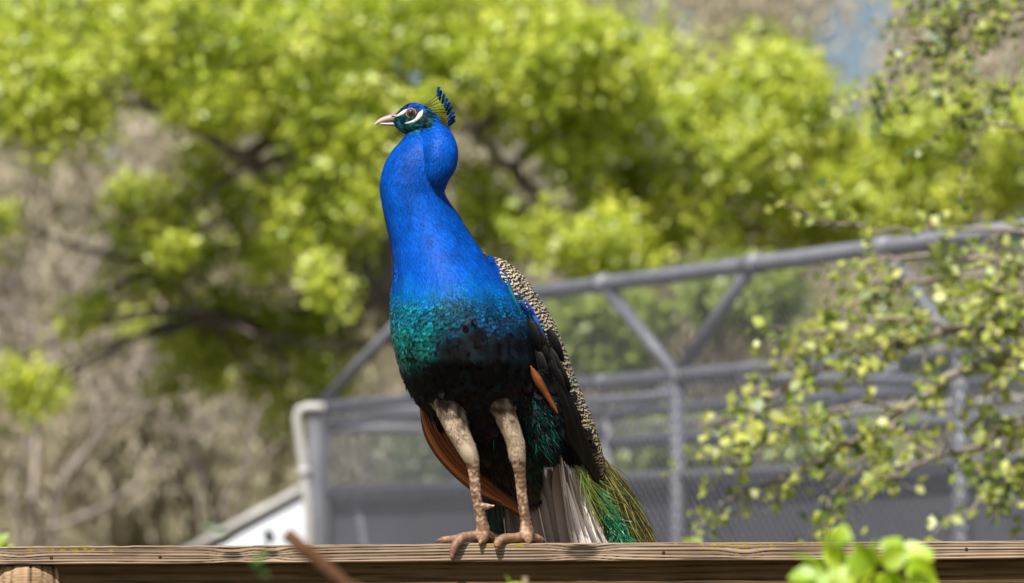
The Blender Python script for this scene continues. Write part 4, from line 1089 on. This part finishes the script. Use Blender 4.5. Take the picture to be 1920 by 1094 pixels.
keep = is_back(px, py, N) & (py < 905) & (near_leg(P) > 1.2); P, N = P[keep], N[keep]; keep = poisson(P, 9.0 * S); P, N = P[keep], N[keep]
px, py = proj(P); T = nrm(np.array([.45, .25, -.86]) + .12 * rng.normal(size=P.shape)); T = nrm(T - N * np.sum(T * N, 1, keepdims=True))
c = mix(lin(214, 194, 164), lin(180, 160, 132), rng.random(len(P))); c = mix(c, lin(70, 140, 116), (rng.random(len(P)) < .09) * .8)
c = mix(c, lin(190, 170, 120), sm(700, 850, py))
Lk = 26 * S * rng.uniform(.85, 1.2, len(P)); Wk = 19 * S * rng.uniform(.85, 1.15, len(P)); order = np.argsort(N[:, 1] + 2 * (py > 880)); near_i = order[:280]; rest = order[280:]
for i in near_i:                                   # the ones in view, each a feather of its own
    mb = MB(); ci = c[i:i + 1]; feathers(mb, P[i:i + 1], T[i:i + 1], N[i:i + 1], Lk[i:i + 1], Wk[i:i + 1], lambda u, v: lerp_col(ci, ci, v), 6, 5, .13, .2, .35, .45); mb.obj("back_feather", M_bar, body)
mb = MB(); cr_ = c[rest]; feathers(mb, P[rest], T[rest], N[rest], Lk[rest], Wk[rest], lambda u, v: lerp_col(cr_, cr_, v), 6, 5, .13, .2, .35, .45)
tag(mb.obj("back_plumage", M_bar, body), kind="stuff")

# ---- head details -------------------------------------------------------------------------
bvh = BVHTree.FromPolygons([tuple(v) for v in VV], [tuple(t) for t in TI.tolist()])
def on_body(px, py, off=.0):
    d = Vector(ray(px, py)).normalized(); h = bvh.ray_cast(Vector(CP), d)
    if h[0] is None: return None, None
    return np.array(h[0]) + np.array(h[1]) * off, np.array(h[1])
HD = -22
M_beak = mat("beak", .38, vary=.18, vscale=130)
def beak_loft(tab, name, c0, c1):
    t = np.asarray(tab, float); n = 26; q = catmull(t, n); mb = MB(); up = nrm(np.gradient(q[:, :2], axis=0)); nx, ny = -up[:, 1], up[:, 0]
    ringx = q[:, 0:1] + nx[:, None] * q[:, 2:3] * CA; ringy = q[:, 1:2] + ny[:, None] * q[:, 2:3] * CA
    rings = B(ringx, ringy, HD + q[:, 3:4] * SA)
    cc = mix(c0, c1, np.linspace(0, 1, n)); cc = np.concatenate([np.repeat(cc, 40, 0), cc[:1], cc[-1:]])
    loft(mb, rings, 40, cc); return mb.obj(name, M_beak, body)
ub = beak_loft([(752, 222, 11, 10), (741, 221.5, 9.2, 9), (731, 222.5, 7.2, 7.5), (721, 224.5, 5.6, 6), (712, 228, 4, 4.2), (705.5, 232, 2.4, 2.6), (702, 236.5, .7, .8)], "upper_bill", lin(104, 78, 70), lin(196, 180, 172))
beak_loft([(752, 231, 5.5, 9), (741, 232.5, 4.6, 7.6), (731, 233, 3.8, 6), (721, 232.6, 2.8, 4.4), (711, 231.6, 1.5, 2.6)], "lower_bill", lin(128, 100, 92), lin(180, 160, 152))
mb = MB(); tube(mb, B(np.array([741, 737, 733.]), np.array([218.5, 218.2, 219.2]), np.array([HD - 8.2, HD - 7.6, HD - 6.8])), np.array([.5, 1.5, .4]) * S, 8, lin(60, 40, 38)); mb.obj("nostril", M_beak, ub)
# bare white skin
M_skin = mat("bare_white_skin", .65, vary=.3, vscale=420, bump=(600, .5, .001))
def patch(poly, name, c, lift=.0022):
    poly = np.asarray(poly, float); cen = poly.mean(0)
    pts = []; nn = 14
    ring = catmull(np.concatenate([poly, poly[:1]]), 48)[:-1]; pad = []
    # triangulated fan of concentric rings only suits star shapes: use strip between two edges instead
    return ring
def strip_patch(top_e, bot_e, name, c, lift=.0026, n=22, m=6):
    a = catmull(np.asarray(top_e, float), n); b2 = catmull(np.asarray(bot_e, float), n); V = []; 
    for i in range(n):
        for j in range(m):
            s_ = j / (m - 1); q = a[i] * (1 - s_) + b2[i] * s_
            h, nn_ = on_body(q[0], q[1])
            if h is None: h = B(q[0], q[1], HD - 15); nn_ = np.array([0, -1, 0])
            e = math.sin(math.pi * s_) * math.sin(math.pi * min(max(i / (n - 1), 0.04), .96))
            V.append(h + nn_ * (lift * e ** .5 - .0004))
    id_ = np.arange(n * m).reshape(n, m); mb = MB()
    mb.add(V, np.stack([id_[:-1, :-1], id_[1:, :-1], id_[1:, 1:], id_[:-1, 1:]], -1), None, c); return mb.obj(name, M_skin, body)
def z1(p): return [(680 + x / 4.973, 160 + y / 4.973) for x, y in p]
WHT = lin(204, 192, 176)
strip_patch(z1([(312, 284), (345, 258), (385, 230), (414, 220)]), z1([(316, 298), (350, 287), (388, 268), (418, 238)]), "brow_skin", WHT)
strip_patch(z1([(388, 350), (430, 338), (470, 322), (500, 292), (512, 262), (535, 240), (556, 224)]), z1([(396, 366), (440, 362), (490, 350), (535, 318), (556, 290), (566, 262), (566, 240)]), "cheek_skin", WHT)
# eyes
M_eye = mat("eye", .06, spec=.8)
def eye(side):
    ex, ey = 680 + 452 / 4.973, 160 + 272 / 4.973
    h, nn_ = on_body(ex, ey); c0 = B(ex, ey, HD); depth = abs(h[1] - c0[1])
    r = 9.4 * S; cen = c0.copy(); cen[1] = c0[1] - side * (depth - r * .42)
    mb = MB(); nr, na = 22, 28; th = np.linspace(0, math.pi, nr); ph = np.linspace(0, 2 * math.pi, na, endpoint=False)
    TH, PH = np.meshgrid(th, ph, indexing='ij')
    V = cen + r * np.stack([np.sin(TH) * np.cos(PH), -side * np.cos(TH), np.sin(TH) * np.sin(PH)], -1)
    cc = np.where((TH < .52)[..., None], np.array([.004, .003, .003]), np.where((TH < .98)[..., None], lin(92, 54, 34), np.where((TH < 1.1)[..., None], lin(34, 22, 18), lin(150, 120, 105))))
    i = np.arange(nr - 1)[:, None] * na; j = np.arange(na)[None]; k = (j + 1) % na
    mb.add(V, np.stack([i + j, i + k, i + na + k, i + na + j], -1).reshape(-1, 4), None, cc.reshape(-1, 3)); e = mb.obj("eye", M_eye, body)
    mb = MB(); a = np.linspace(0, 2 * math.pi, 30); lr = r * .93
    tube(mb, np.stack([cen[0] + lr * 1.04 * np.cos(a), np.full(30, cen[1] - side * r * .42), cen[2] + lr * .98 * np.sin(a)], -1), .0013, 8, lin(150, 124, 108), cap=False); mb.obj("eyelid", M_skin, e)
eye(1); eye(-1)
# crest: bare shafts with blue spatulate tips
M_shaft = mat("feather_shaft", .6)
tips = z1([(704, 82), (722, 112), (748, 146), (768, 182), (786, 218), (800, 256), (810, 296), (815, 334), (816, 366)]); bases = z1([(582, 186), (592, 192), (600, 202), (606, 216), (608, 232), (610, 246), (612, 258), (614, 268), (612, 276)])
for i in range(len(tips)):
    b0 = np.array(bases[i]); t0 = np.array(tips[i]); dd = HD + (i % 3 - 1) * 6
    mid_ = (b0 + t0) / 2 + np.array([0, 1.2]); path = catmull(np.array([[b0[0] - 3, b0[1] + 1, HD + (i % 3 - 1) * 3], [mid_[0], mid_[1], (HD + dd) / 2], [t0[0], t0[1], dd]]), 10)
    mb = MB(); tube(mb, Ba(path), np.linspace(.85, .6, 10) * S, 6, lin(74, 60, 34)); cf = mb.obj("crest_feather", M_shaft, body)
    # the tip vane sits along the fan's outer edge
    tn = np.array(tips[min(i + 1, len(tips) - 1)]) - np.array(tips[max(i - 1, 0)]); tn = tn / np.linalg.norm(tn); od = (t0 - b0) / np.linalg.norm(t0 - b0)
    ax = od * .75 - tn * .9; ax = ax / np.linalg.norm(ax)
    W0 = Ba(np.array([[t0[0], t0[1], dd]]))[0]; A3 = nrm(np.array([ax[0], 0, -ax[1]])); m_ = 220
    tpos = rng.random(m_); sgn = rng.choice([-1, 1], m_); Sd = np.array([A3[2], 0, -A3[0]])
    Pb = W0 + A3 * ((tpos - .35) * 15 * S)[:, None] + rng.normal(0, .7 * S, (m_, 3)); Tb = nrm(A3 + Sd * (sgn * .4)[:, None] + rng.normal(0, .2, (m_, 3))); Nb = nrm(np.array([0, -1, 0]) + rng.normal(0, .4, (m_, 3)))
    c = mix(np.array([.002, .018, .10]), np.array([.003, .09, .24]), rng.random(m_)) * rng.uniform(.5, 1.4, (m_, 1)); mb = MB()
    feathers(mb, Pb, Tb, Nb, 5.6 * S * rng.uniform(.7, 1.2, m_), 1.7 * S, lambda u, v: lerp_col(c * .6, c * 1.2, v), 3, 2, 0, 0, .1, sharp=.7)
    mb.obj("crest_tip", M_velvet, cf)
# claws
M_claw = mat("claw", .35)
for a in ([(849, 1036, -12, 5.2), (847.5, 1045, -13, 3.8), (850, 1053, -9, 1.0)], [(833, 1013, 58, 5), (823, 1013.5, 62, 3.6), (817, 1018, 64, 1)], [(933, 1024, -11, 5), (932, 1030, -11, 3.4), (934, 1036, -8, 1)], [(922, 1013, 52, 5), (915, 1014, 54, 3.4), (910, 1018, 55, 1)], [(1013, 1012, 57, 5), (1019, 1013, 61, 3), (1023, 1018, 63, 1)], [(902, 1015, -6, 5), (900, 1019, -10, 3.4), (900, 1025, -9, 1)]):
    q = catmull(np.array(a, float), 12); mb = MB(); tube(mb, Ba(q[:, :3]), q[:, 3] * S, 12, mix(lin(150, 110, 88), lin(96, 72, 60), np.linspace(0, 1, 12))); mb.obj("claw", M_claw, body)

# ---- long feathers ------------------------------------------------------------------------
def feather_mat(name, rough, spec, streak):
    m = mat(name, rough, spec=spec); nt = m.node_tree; b = nt.nodes["Principled BSDF"]
    uv = nt.nodes.new("ShaderNodeUVMap"); sx = nt.nodes.new("ShaderNodeSeparateXYZ"); nt.links.new(uv.outputs[0], sx.inputs[0])
    au = nt.nodes.new("ShaderNodeMath"); au.operation = 'SUBTRACT'; au.inputs[1].default_value = .5; nt.links.new(sx.outputs[0], au.inputs[0])
    ab = nt.nodes.new("ShaderNodeMath"); ab.operation = 'ABSOLUTE'; nt.links.new(au.outputs[0], ab.inputs[0])
    mv = nt.nodes.new("ShaderNodeMath"); mv.operation = 'MULTIPLY_ADD'; mv.inputs[1].default_value = -.16; nt.links.new(ab.outputs[0], mv.inputs[0]); nt.links.new(sx.outputs[1], mv.inputs[2])
    cb = nt.nodes.new("ShaderNodeCombineXYZ"); nt.links.new(mv.outputs[0], cb.inputs[1]); nt.links.new(sx.outputs[0], cb.inputs[0])
    mp = nt.nodes.new("ShaderNodeMapping"); mp.inputs["Scale"].default_value = (1.5, 110, 1); nt.links.new(cb.outputs[0], mp.inputs[0])
    nz = nt.nodes.new("ShaderNodeTexNoise"); nz.inputs["Scale"].default_value = 1; nz.inputs["Detail"].default_value = 4; nt.links.new(mp.outputs[0], nz.inputs["Vector"])
    mr = nt.nodes.new("ShaderNodeMapRange"); mr.inputs[1].default_value = .3; mr.inputs[2].default_value = .7; mr.inputs[3].default_value = 1 - streak; mr.inputs[4].default_value = 1 + streak; nt.links.new(nz.outputs[0], mr.inputs[0])
    vm = nt.nodes.new("ShaderNodeVectorMath"); vm.operation = 'SCALE'; lk = b.inputs["Base Color"].links[0]; nt.links.new(lk.from_socket, vm.inputs[0]); nt.links.new(mr.outputs[0], vm.inputs["Scale"]); nt.links.new(vm.outputs[0], b.inputs["Base Color"])
    bp = nt.nodes.new("ShaderNodeBump"); bp.inputs["Strength"].default_value = .35; bp.inputs["Distance"].default_value = .001; nt.links.new(nz.outputs[0], bp.inputs["Height"]); nt.links.new(bp.outputs[0], b.inputs["Normal"])
    return m
M_quill = feather_mat("flight_feather", .42, .14, .34)
M_tail = feather_mat("tail_feather", .6, .35, .16)
def blade(name, pts, w, cfun, mt, face=(-.25, -1, .1), shaft=None, sr=1.0, rows=26, cols=7, asym=0.0, camber=.18, tip=.35, par=None, base_w=.25, thick=True):
    q = catmull(np.asarray(pts, float), rows); P = Ba(q); T = nrm(np.gradient(P, axis=0)); F = np.asarray(face, float)
    Sd = nrm(np.cross(T, F)); Nn = np.cross(Sd, T); Nn = Nn * np.sign(np.sum(Nn * F, 1, keepdims=True))
    v = np.linspace(0, 1, rows); pr = np.minimum(base_w + (1 - base_w) * sm(0, .3, v), 1) * np.clip((1 - v) / tip, 0, 1) ** .5
    pr = np.maximum(pr, .02); u = np.linspace(-1, 1, cols); W = np.asarray(w) * S * .5
    uu = u[None] + asym
    frag = 1 + .06 * (vnoise(np.stack([np.repeat(v[:, None] * 40, cols, 1), np.repeat(u[None] * 1.0, rows, 0), np.full((rows, cols), rng.random() * 99)], -1)) - .5)
    pos = P[:, None] + Sd[:, None] * (uu * pr[:, None] * W * frag)[..., None] + Nn[:, None] * ((1 - u ** 2)[None] * pr[:, None] * W * camber)[..., None]
    UU = np.repeat(u[None], rows, 0); V2 = np.repeat(v[:, None], cols, 1); c = cfun(UU, V2)
    id_ = np.arange(rows * cols).reshape(rows, cols); Fq = np.stack([id_[:-1, :-1], id_[1:, :-1], id_[1:, 1:], id_[:-1, 1:]], -1).reshape(-1, 4)
    mb = MB(); off = rng.random() * 30; uv = np.stack([UU * .5 + .5, V2 + off], -1)
    mb.add(pos, Fq, None, np.asarray(c).reshape(-1, 3), uv)
    o = mb.obj(name, mt, par if par is not None else body)
    if shaft is not None:
        mb = MB(); tube(mb, P[:-1] + Sd[:-1] * (asym * pr[:-1] * W)[:, None] * 0 + Nn[:-1] * W * camber * .9, np.linspace(sr, sr * .35, rows - 1) * S, 6, shaft); mb.obj("shaft", M_shaft, o)
    return o
def flat(c): 
    c = np.asarray(c, float); return lambda u, v: np.broadcast_to(c, u.shape + (3,))
def edge(c, e, k=.6): return lambda u, v: mix(c, e, sm(k, 1, np.abs(u)))
# near wing: black flight feathers folded along the flank
for i, t in enumerate(np.linspace(0, 1, 13)):
    b0 = np.array([990, 612, 10]) * (1 - t) + np.array([1032, 662, 50]) * t; e0 = np.array([1048, 800, 62]) * (1 - t) + np.array([1122, 908, 124]) * t
    m1 = b0 * .5 + e0 * .5 + np.array([-5 + 3 * t, 4, -16 - 5 * math.sin(t * 3)]); k = rng.uniform(.7, 1.4)
    cc = np.array([.005, .0045, .0045]) * k if i % 4 else np.array([.014, .010, .008])
    blade("wing_feather", [b0, m1, e0], 27, (lambda cc: lambda u, v: mix(cc, cc * 2.2, sm(.6, 1, u) * .8))(cc), M_quill, (-.45, -1, .15), cc * 1.6, .9, asym=.0, tip=.3)
# glossy black coverts
for i in range(16):
    t = rng.random(); s_ = rng.random(); b0 = np.array([988 + 40 * s_ + 18 * t, 588 + 75 * t + 28 * s_, -4 + 34 * s_ + 14 * t]); e0 = b0 + np.array([20 + 8 * s_, 52 + 12 * rng.random(), 10]); k = rng.uniform(.7, 1.5)
    blade("wing_covert", [b0, (b0 + e0) / 2 + np.array([0, 0, -7]), e0], 20, edge(np.array([.005, .005, .006]) * k, np.array([.020, .016, .014]) * k), M_quill, (-.4, -1, .2), None, rows=12, tip=.5, base_w=.5)
for (a, b2, w, c) in [((968, 556, 6), (996, 592, 2), 7, (.003, .03, .2)), ((984, 560, 10), (1010, 604, 4), 5, (.003, .04, .28)), ((996, 582, 6), (1022, 634, 4), 7, (.004, .09, .45)), ((1002, 588, 12), (1016, 622, 6), 5, (.003, .06, .3)), ((958, 535, 6), (980, 566, 4), 9, (.004, .08, .33)), ((944, 510, 0), (974, 590, -4), 9, (.003, .10, .2)), ((950, 530, -4), (982, 602, -8), 8, (.004, .13, .17)), ((938, 520, -12), (958, 590, -14), 9, (.003, .08, .2))]:
    a = np.array(a, float); b2 = np.array(b2, float); blade("wing_covert", [a, (a + b2) / 2 + np.array([0, 0, -6]), b2], w, edge(np.array(c), np.array(c) * .25, .5), M_scale, (-.4, -1, .2), None, rows=12, tip=.5, base_w=.6)
# rufous feathers showing under the near wing
RUF = lin(160, 90, 46); RUFD = lin(88, 46, 26)
blade("rufous_feather", [(994, 686, -28), (1010, 715, -22), (1028, 745, -8), (1043, 770, 4)], 17, lambda u, v: mix(mix(RUF, RUFD, .2 + .5 * sm(-.2, .8, u)), np.array([.03, .014, .008]), sm(.5, 1, np.abs(u)) * .85), M_quill, (-.3, -1, .2), lin(150, 90, 50), .7, tip=.7)  # dark edges paint the shade of gaps beside the vane
blade("rufous_feather", [(1002, 700, -24), (1020, 732, -14), (1046, 776, 2)], 12, lambda u, v: mix(RUF * .8, RUFD * .6, sm(.2, 1, u)), M_quill, (-.3, -1, .2), lin(120, 70, 40), .7, tip=.7)
# far wing: rufous flight feathers hanging behind the legs
for i, (pts, w, k) in enumerate([
  ([(788, 752, 62), (799, 806, 66), (832, 862, 72), (890, 915, 84), (945, 944, 96)], 17, 1.0), ([(795, 756, 68), (811, 818, 74), (850, 872, 82), (908, 924, 92), (962, 955, 104)], 19, .8),
  ([(803, 760, 74), (825, 826, 82), (868, 880, 90), (922, 928, 100), (976, 964, 110)], 20, .95), ([(812, 764, 80), (842, 832, 88), (888, 886, 98), (940, 932, 108), (990, 975, 118)], 22, .6), ([(822, 768, 88), (858, 836, 96), (904, 888, 106), (952, 934, 116), (998, 985, 126)], 24, .45)]):
    blade("rufous_feather", pts, w, (lambda k: lambda u, v: mix(mix(RUF * k, RUFD * k, sm(-.3, .8, u)), np.array([.03, .014, .008]), sm(.55, 1, np.abs(u)) * .8))(k), M_quill, (-.5 + .12 * i, -1, .2 - .1 * (i % 2)), lin(196, 150, 108) * (.5 + .5 * k), .7, rows=34, tip=.25, camber=.3)  # painted shade: vane edges dark like gaps, inner feathers dimmer than lit outer ones
# grey-brown tail feathers
TB, TBL = lin(112, 98, 88), lin(176, 162, 150)
for i, (x0, y0, d0, x1, y1, d1, w, k, sh) in enumerate([
  (925, 900, 152, 985, 1120, 190, 34, .7, 0), (950, 900, 158, 1010, 1120, 194, 36, .8, 0), (998, 890, 150, 1052, 1120, 186, 34, .9, 1), (985, 890, 160, 1030, 1120, 198, 38, .85, 0), (1015, 885, 163, 1055, 1120, 200, 40, .95, 0), (1030, 880, 166, 1072, 1120, 202, 38, 1.0, 0),
  (1046, 850, 150, 1092, 1120, 186, 42, 1.15, 1), (1040, 870, 168, 1100, 1120, 204, 34, 1.0, 0), (905, 905, 160, 930, 1120, 196, 26, .5, 0), (940, 905, 146, 966, 1120, 182, 22, .6, 1)]):
    blade("tail_feather", [(x0, y0, d0), ((x0 + x1) / 2 - 4, (y0 + y1) / 2, (d0 + d1) / 2 - 3), (x1, y1, d1)], w, (lambda k: lambda u, v: mix(TB * k, TBL * k, sm(-.1, 1, np.abs(u)) * .55))(k), M_tail, (-.2 + .1 * (i % 3), -1, .1), lin(226, 214, 196) if sh else lin(120, 106, 96), 1.6 if sh else .8, rows=30, tip=.12, camber=.12)
# pale lit tail feather edges
for i, (x0, y0, x1, w, k) in enumerate([(1058, 835, 1172, 9, .85), (1066, 850, 1154, 13, 1.05), (1064, 875, 1142, 15, 1.1), (1062, 905, 1128, 13, 1.0), (1072, 860, 1182, 9, .7), (1050, 838, 1096, 8, 1.0), (1068, 890, 1163, 9, .35), (1060, 930, 1114, 9, .4)]):
    d0 = 138 - i * 1.5; c_ = lin(244, 236, 226) * k
    blade("tail_feather", [(x0, y0, d0), ((x0 + x1) / 2 - 6, (y0 + 1115) / 2, d0 + 22), (x1, 1115, d0 + 46)], w, (lambda c_: lambda u, v: mix(c_, lin(90, 72, 60), sm(.35, .9, u) * .8))(c_), M_tail, (-.2, -1, .1), lin(214, 198, 178) * k, .9, rows=30, tip=.1, camber=.2)
# dark undertail fluff patch and the teal plume hanging between the legs
def strands(name, starts, ends, bulge, wpx, cols_, mt, jit, nseg=12, par=None):
    n = len(starts); t = np.linspace(0, 1, nseg)[None, :, None]; md_ = (starts + ends) / 2 + bulge
    Q = (1 - t) ** 2 * starts[:, None] + 2 * t * (1 - t) * md_[:, None] + t ** 2 * ends[:, None]
    ph = rng.random((n, 1, 1)) * 6.28; fq = rng.uniform(3, 9, (n, 1, 1)); Q = Q + np.sin(t * fq + ph) * jit * t * np.array([1, .3, .6]) * rng.normal(1, .6, (n, 1, 3))
    W3 = Ba(Q); T = nrm(np.gradient(W3, axis=1)); F = nrm(np.array([0, -1, 0]) + rng.normal(0, .5, (n, 1, 3))); Sd = nrm(np.cross(T, np.broadcast_to(F, T.shape)))
    hw = (wpx * S * .5 * rng.uniform(.6, 1.3, (n, 1, 1))) * (1 - .6 * t); V = np.stack([W3 - Sd * hw, W3 + Sd * hw], 2)
    id_ = np.arange(n * nseg * 2).reshape(n, nseg, 2); Fq = np.stack([id_[:, :-1, 0], id_[:, 1:, 0], id_[:, 1:, 1], id_[:, :-1, 1]], -1).reshape(-1, 4)
    mb = MB(); mb.add(V, Fq, None, np.repeat(cols_[:, None], nseg * 2, 1).reshape(-1, 3)); return tag(mb.obj(name, mt, par or body), kind="stuff")
M_strand = mat("train_barb", .38, spec=.5)
n = 420; t = rng.random((n, 1)); st = np.array([908, 930, 140]) * (1 - t) + np.array([934, 935, 150]) * t + rng.normal(0, 4, (n, 3)); en = np.array([914, 1090, 175]) * (1 - t) + np.array([968, 1090, 180]) * t + rng.normal(0, 5, (n, 3))
strands("train_barbs", st, en, np.array([0, 0, 0]), 2.2, mix(np.array([.006, .02, .022]), np.array([.01, .09, .085]), rng.random(n) ** 2), M_strand, 3)
# the train: dark under-layer, emerald patch, loose gold-green barbs
for i in range(9):
    t = i / 8; blade("train_feather", [(1108 + 14 * t, 850 + 20 * t, 168 + 8 * (i % 3)), (1124 + 34 * t, 950, 186 + 10 * (i % 3)), (1142 + 62 * t, 1120, 215 + 12 * (i % 3))], 26, flat(np.array([.018, .022, .012])), M_quill, (-.2, -1, .1), lin(206, 190, 150), 1.0, rows=20, tip=.15)
n = 3600; t = rng.random((n, 1)); sy = rng.random((n, 1)) ** 1.3
st = np.array([1110, 845, 158]) + np.concatenate([18 * t + 62 * sy * t + 10 * sy, 25 * t + 110 * sy, 22 * t + 30 * sy], 1) + rng.normal(0, 4, (n, 3))
ln = rng.uniform(60, 190, (n, 1)); ang = np.clip(rng.normal(.40, .24, (n, 1)) + .08 * t, -.25, 1.0); en = st + np.concatenate([np.sin(ang) * ln, np.cos(ang) * ln, 18 + 10 * t], 1)
lim = np.interp(en[:, 1], [850, 880, 900, 960, 1018, 1100], [1146, 1160, 1170, 1202, 1224, 1262]); en[:, 0] = np.minimum(en[:, 0], lim + rng.normal(0, 5, n))
gold = mix(lin(124, 116, 46), lin(200, 190, 104), rng.random(n)); gold = mix(gold, lin(40, 92, 44), (rng.random(n) < .28) * .9); gold = mix(gold, lin(110, 70, 40), (rng.random(n) < .18) * .9); gold = mix(gold, lin(28, 26, 18), (rng.random(n) < .30) * .9)
strands("train_barbs", st, en, np.array([9, -6, -8]), 1.25, gold * rng.uniform(.4, 1.1, (n, 1)), M_strand, 5)
n = 1500; cx_ = rng.random((n, 1)); cyy = rng.random((n, 1)); st = np.array([1118, 915, 150]) + np.concatenate([36 * cyy + 30 * cx_ * cyy, 110 * cyy, 22 * cyy], 1) + rng.normal(0, 3, (n, 3)); en = st + np.concatenate([rng.normal(10, 8, (n, 1)), rng.uniform(8, 28, (n, 1)), rng.normal(0, 4, (n, 1))], 1)
strands("train_barbs", st, en, rng.normal(0, 3, (n, 3)), 1.9, mix(np.array([.004, .10, .035]), np.array([.008, .24, .09]), rng.random(n)) * rng.uniform(.4, 1.3, (n, 1)), M_strand, 2, 8)
n = 60; t = rng.random((n, 1)); st = np.array([1088, 880, 118]) + rng.normal(0, 5, (n, 3)); en = np.array([1135, 960, 150]) + rng.normal(0, 22, (n, 3)) * np.array([1, 1, .3])
strands("train_barbs", st, en, np.array([-4, 8, -10]), 1.6, mix(lin(150, 150, 60), lin(60, 110, 60), rng.random(n)), M_strand, 5)
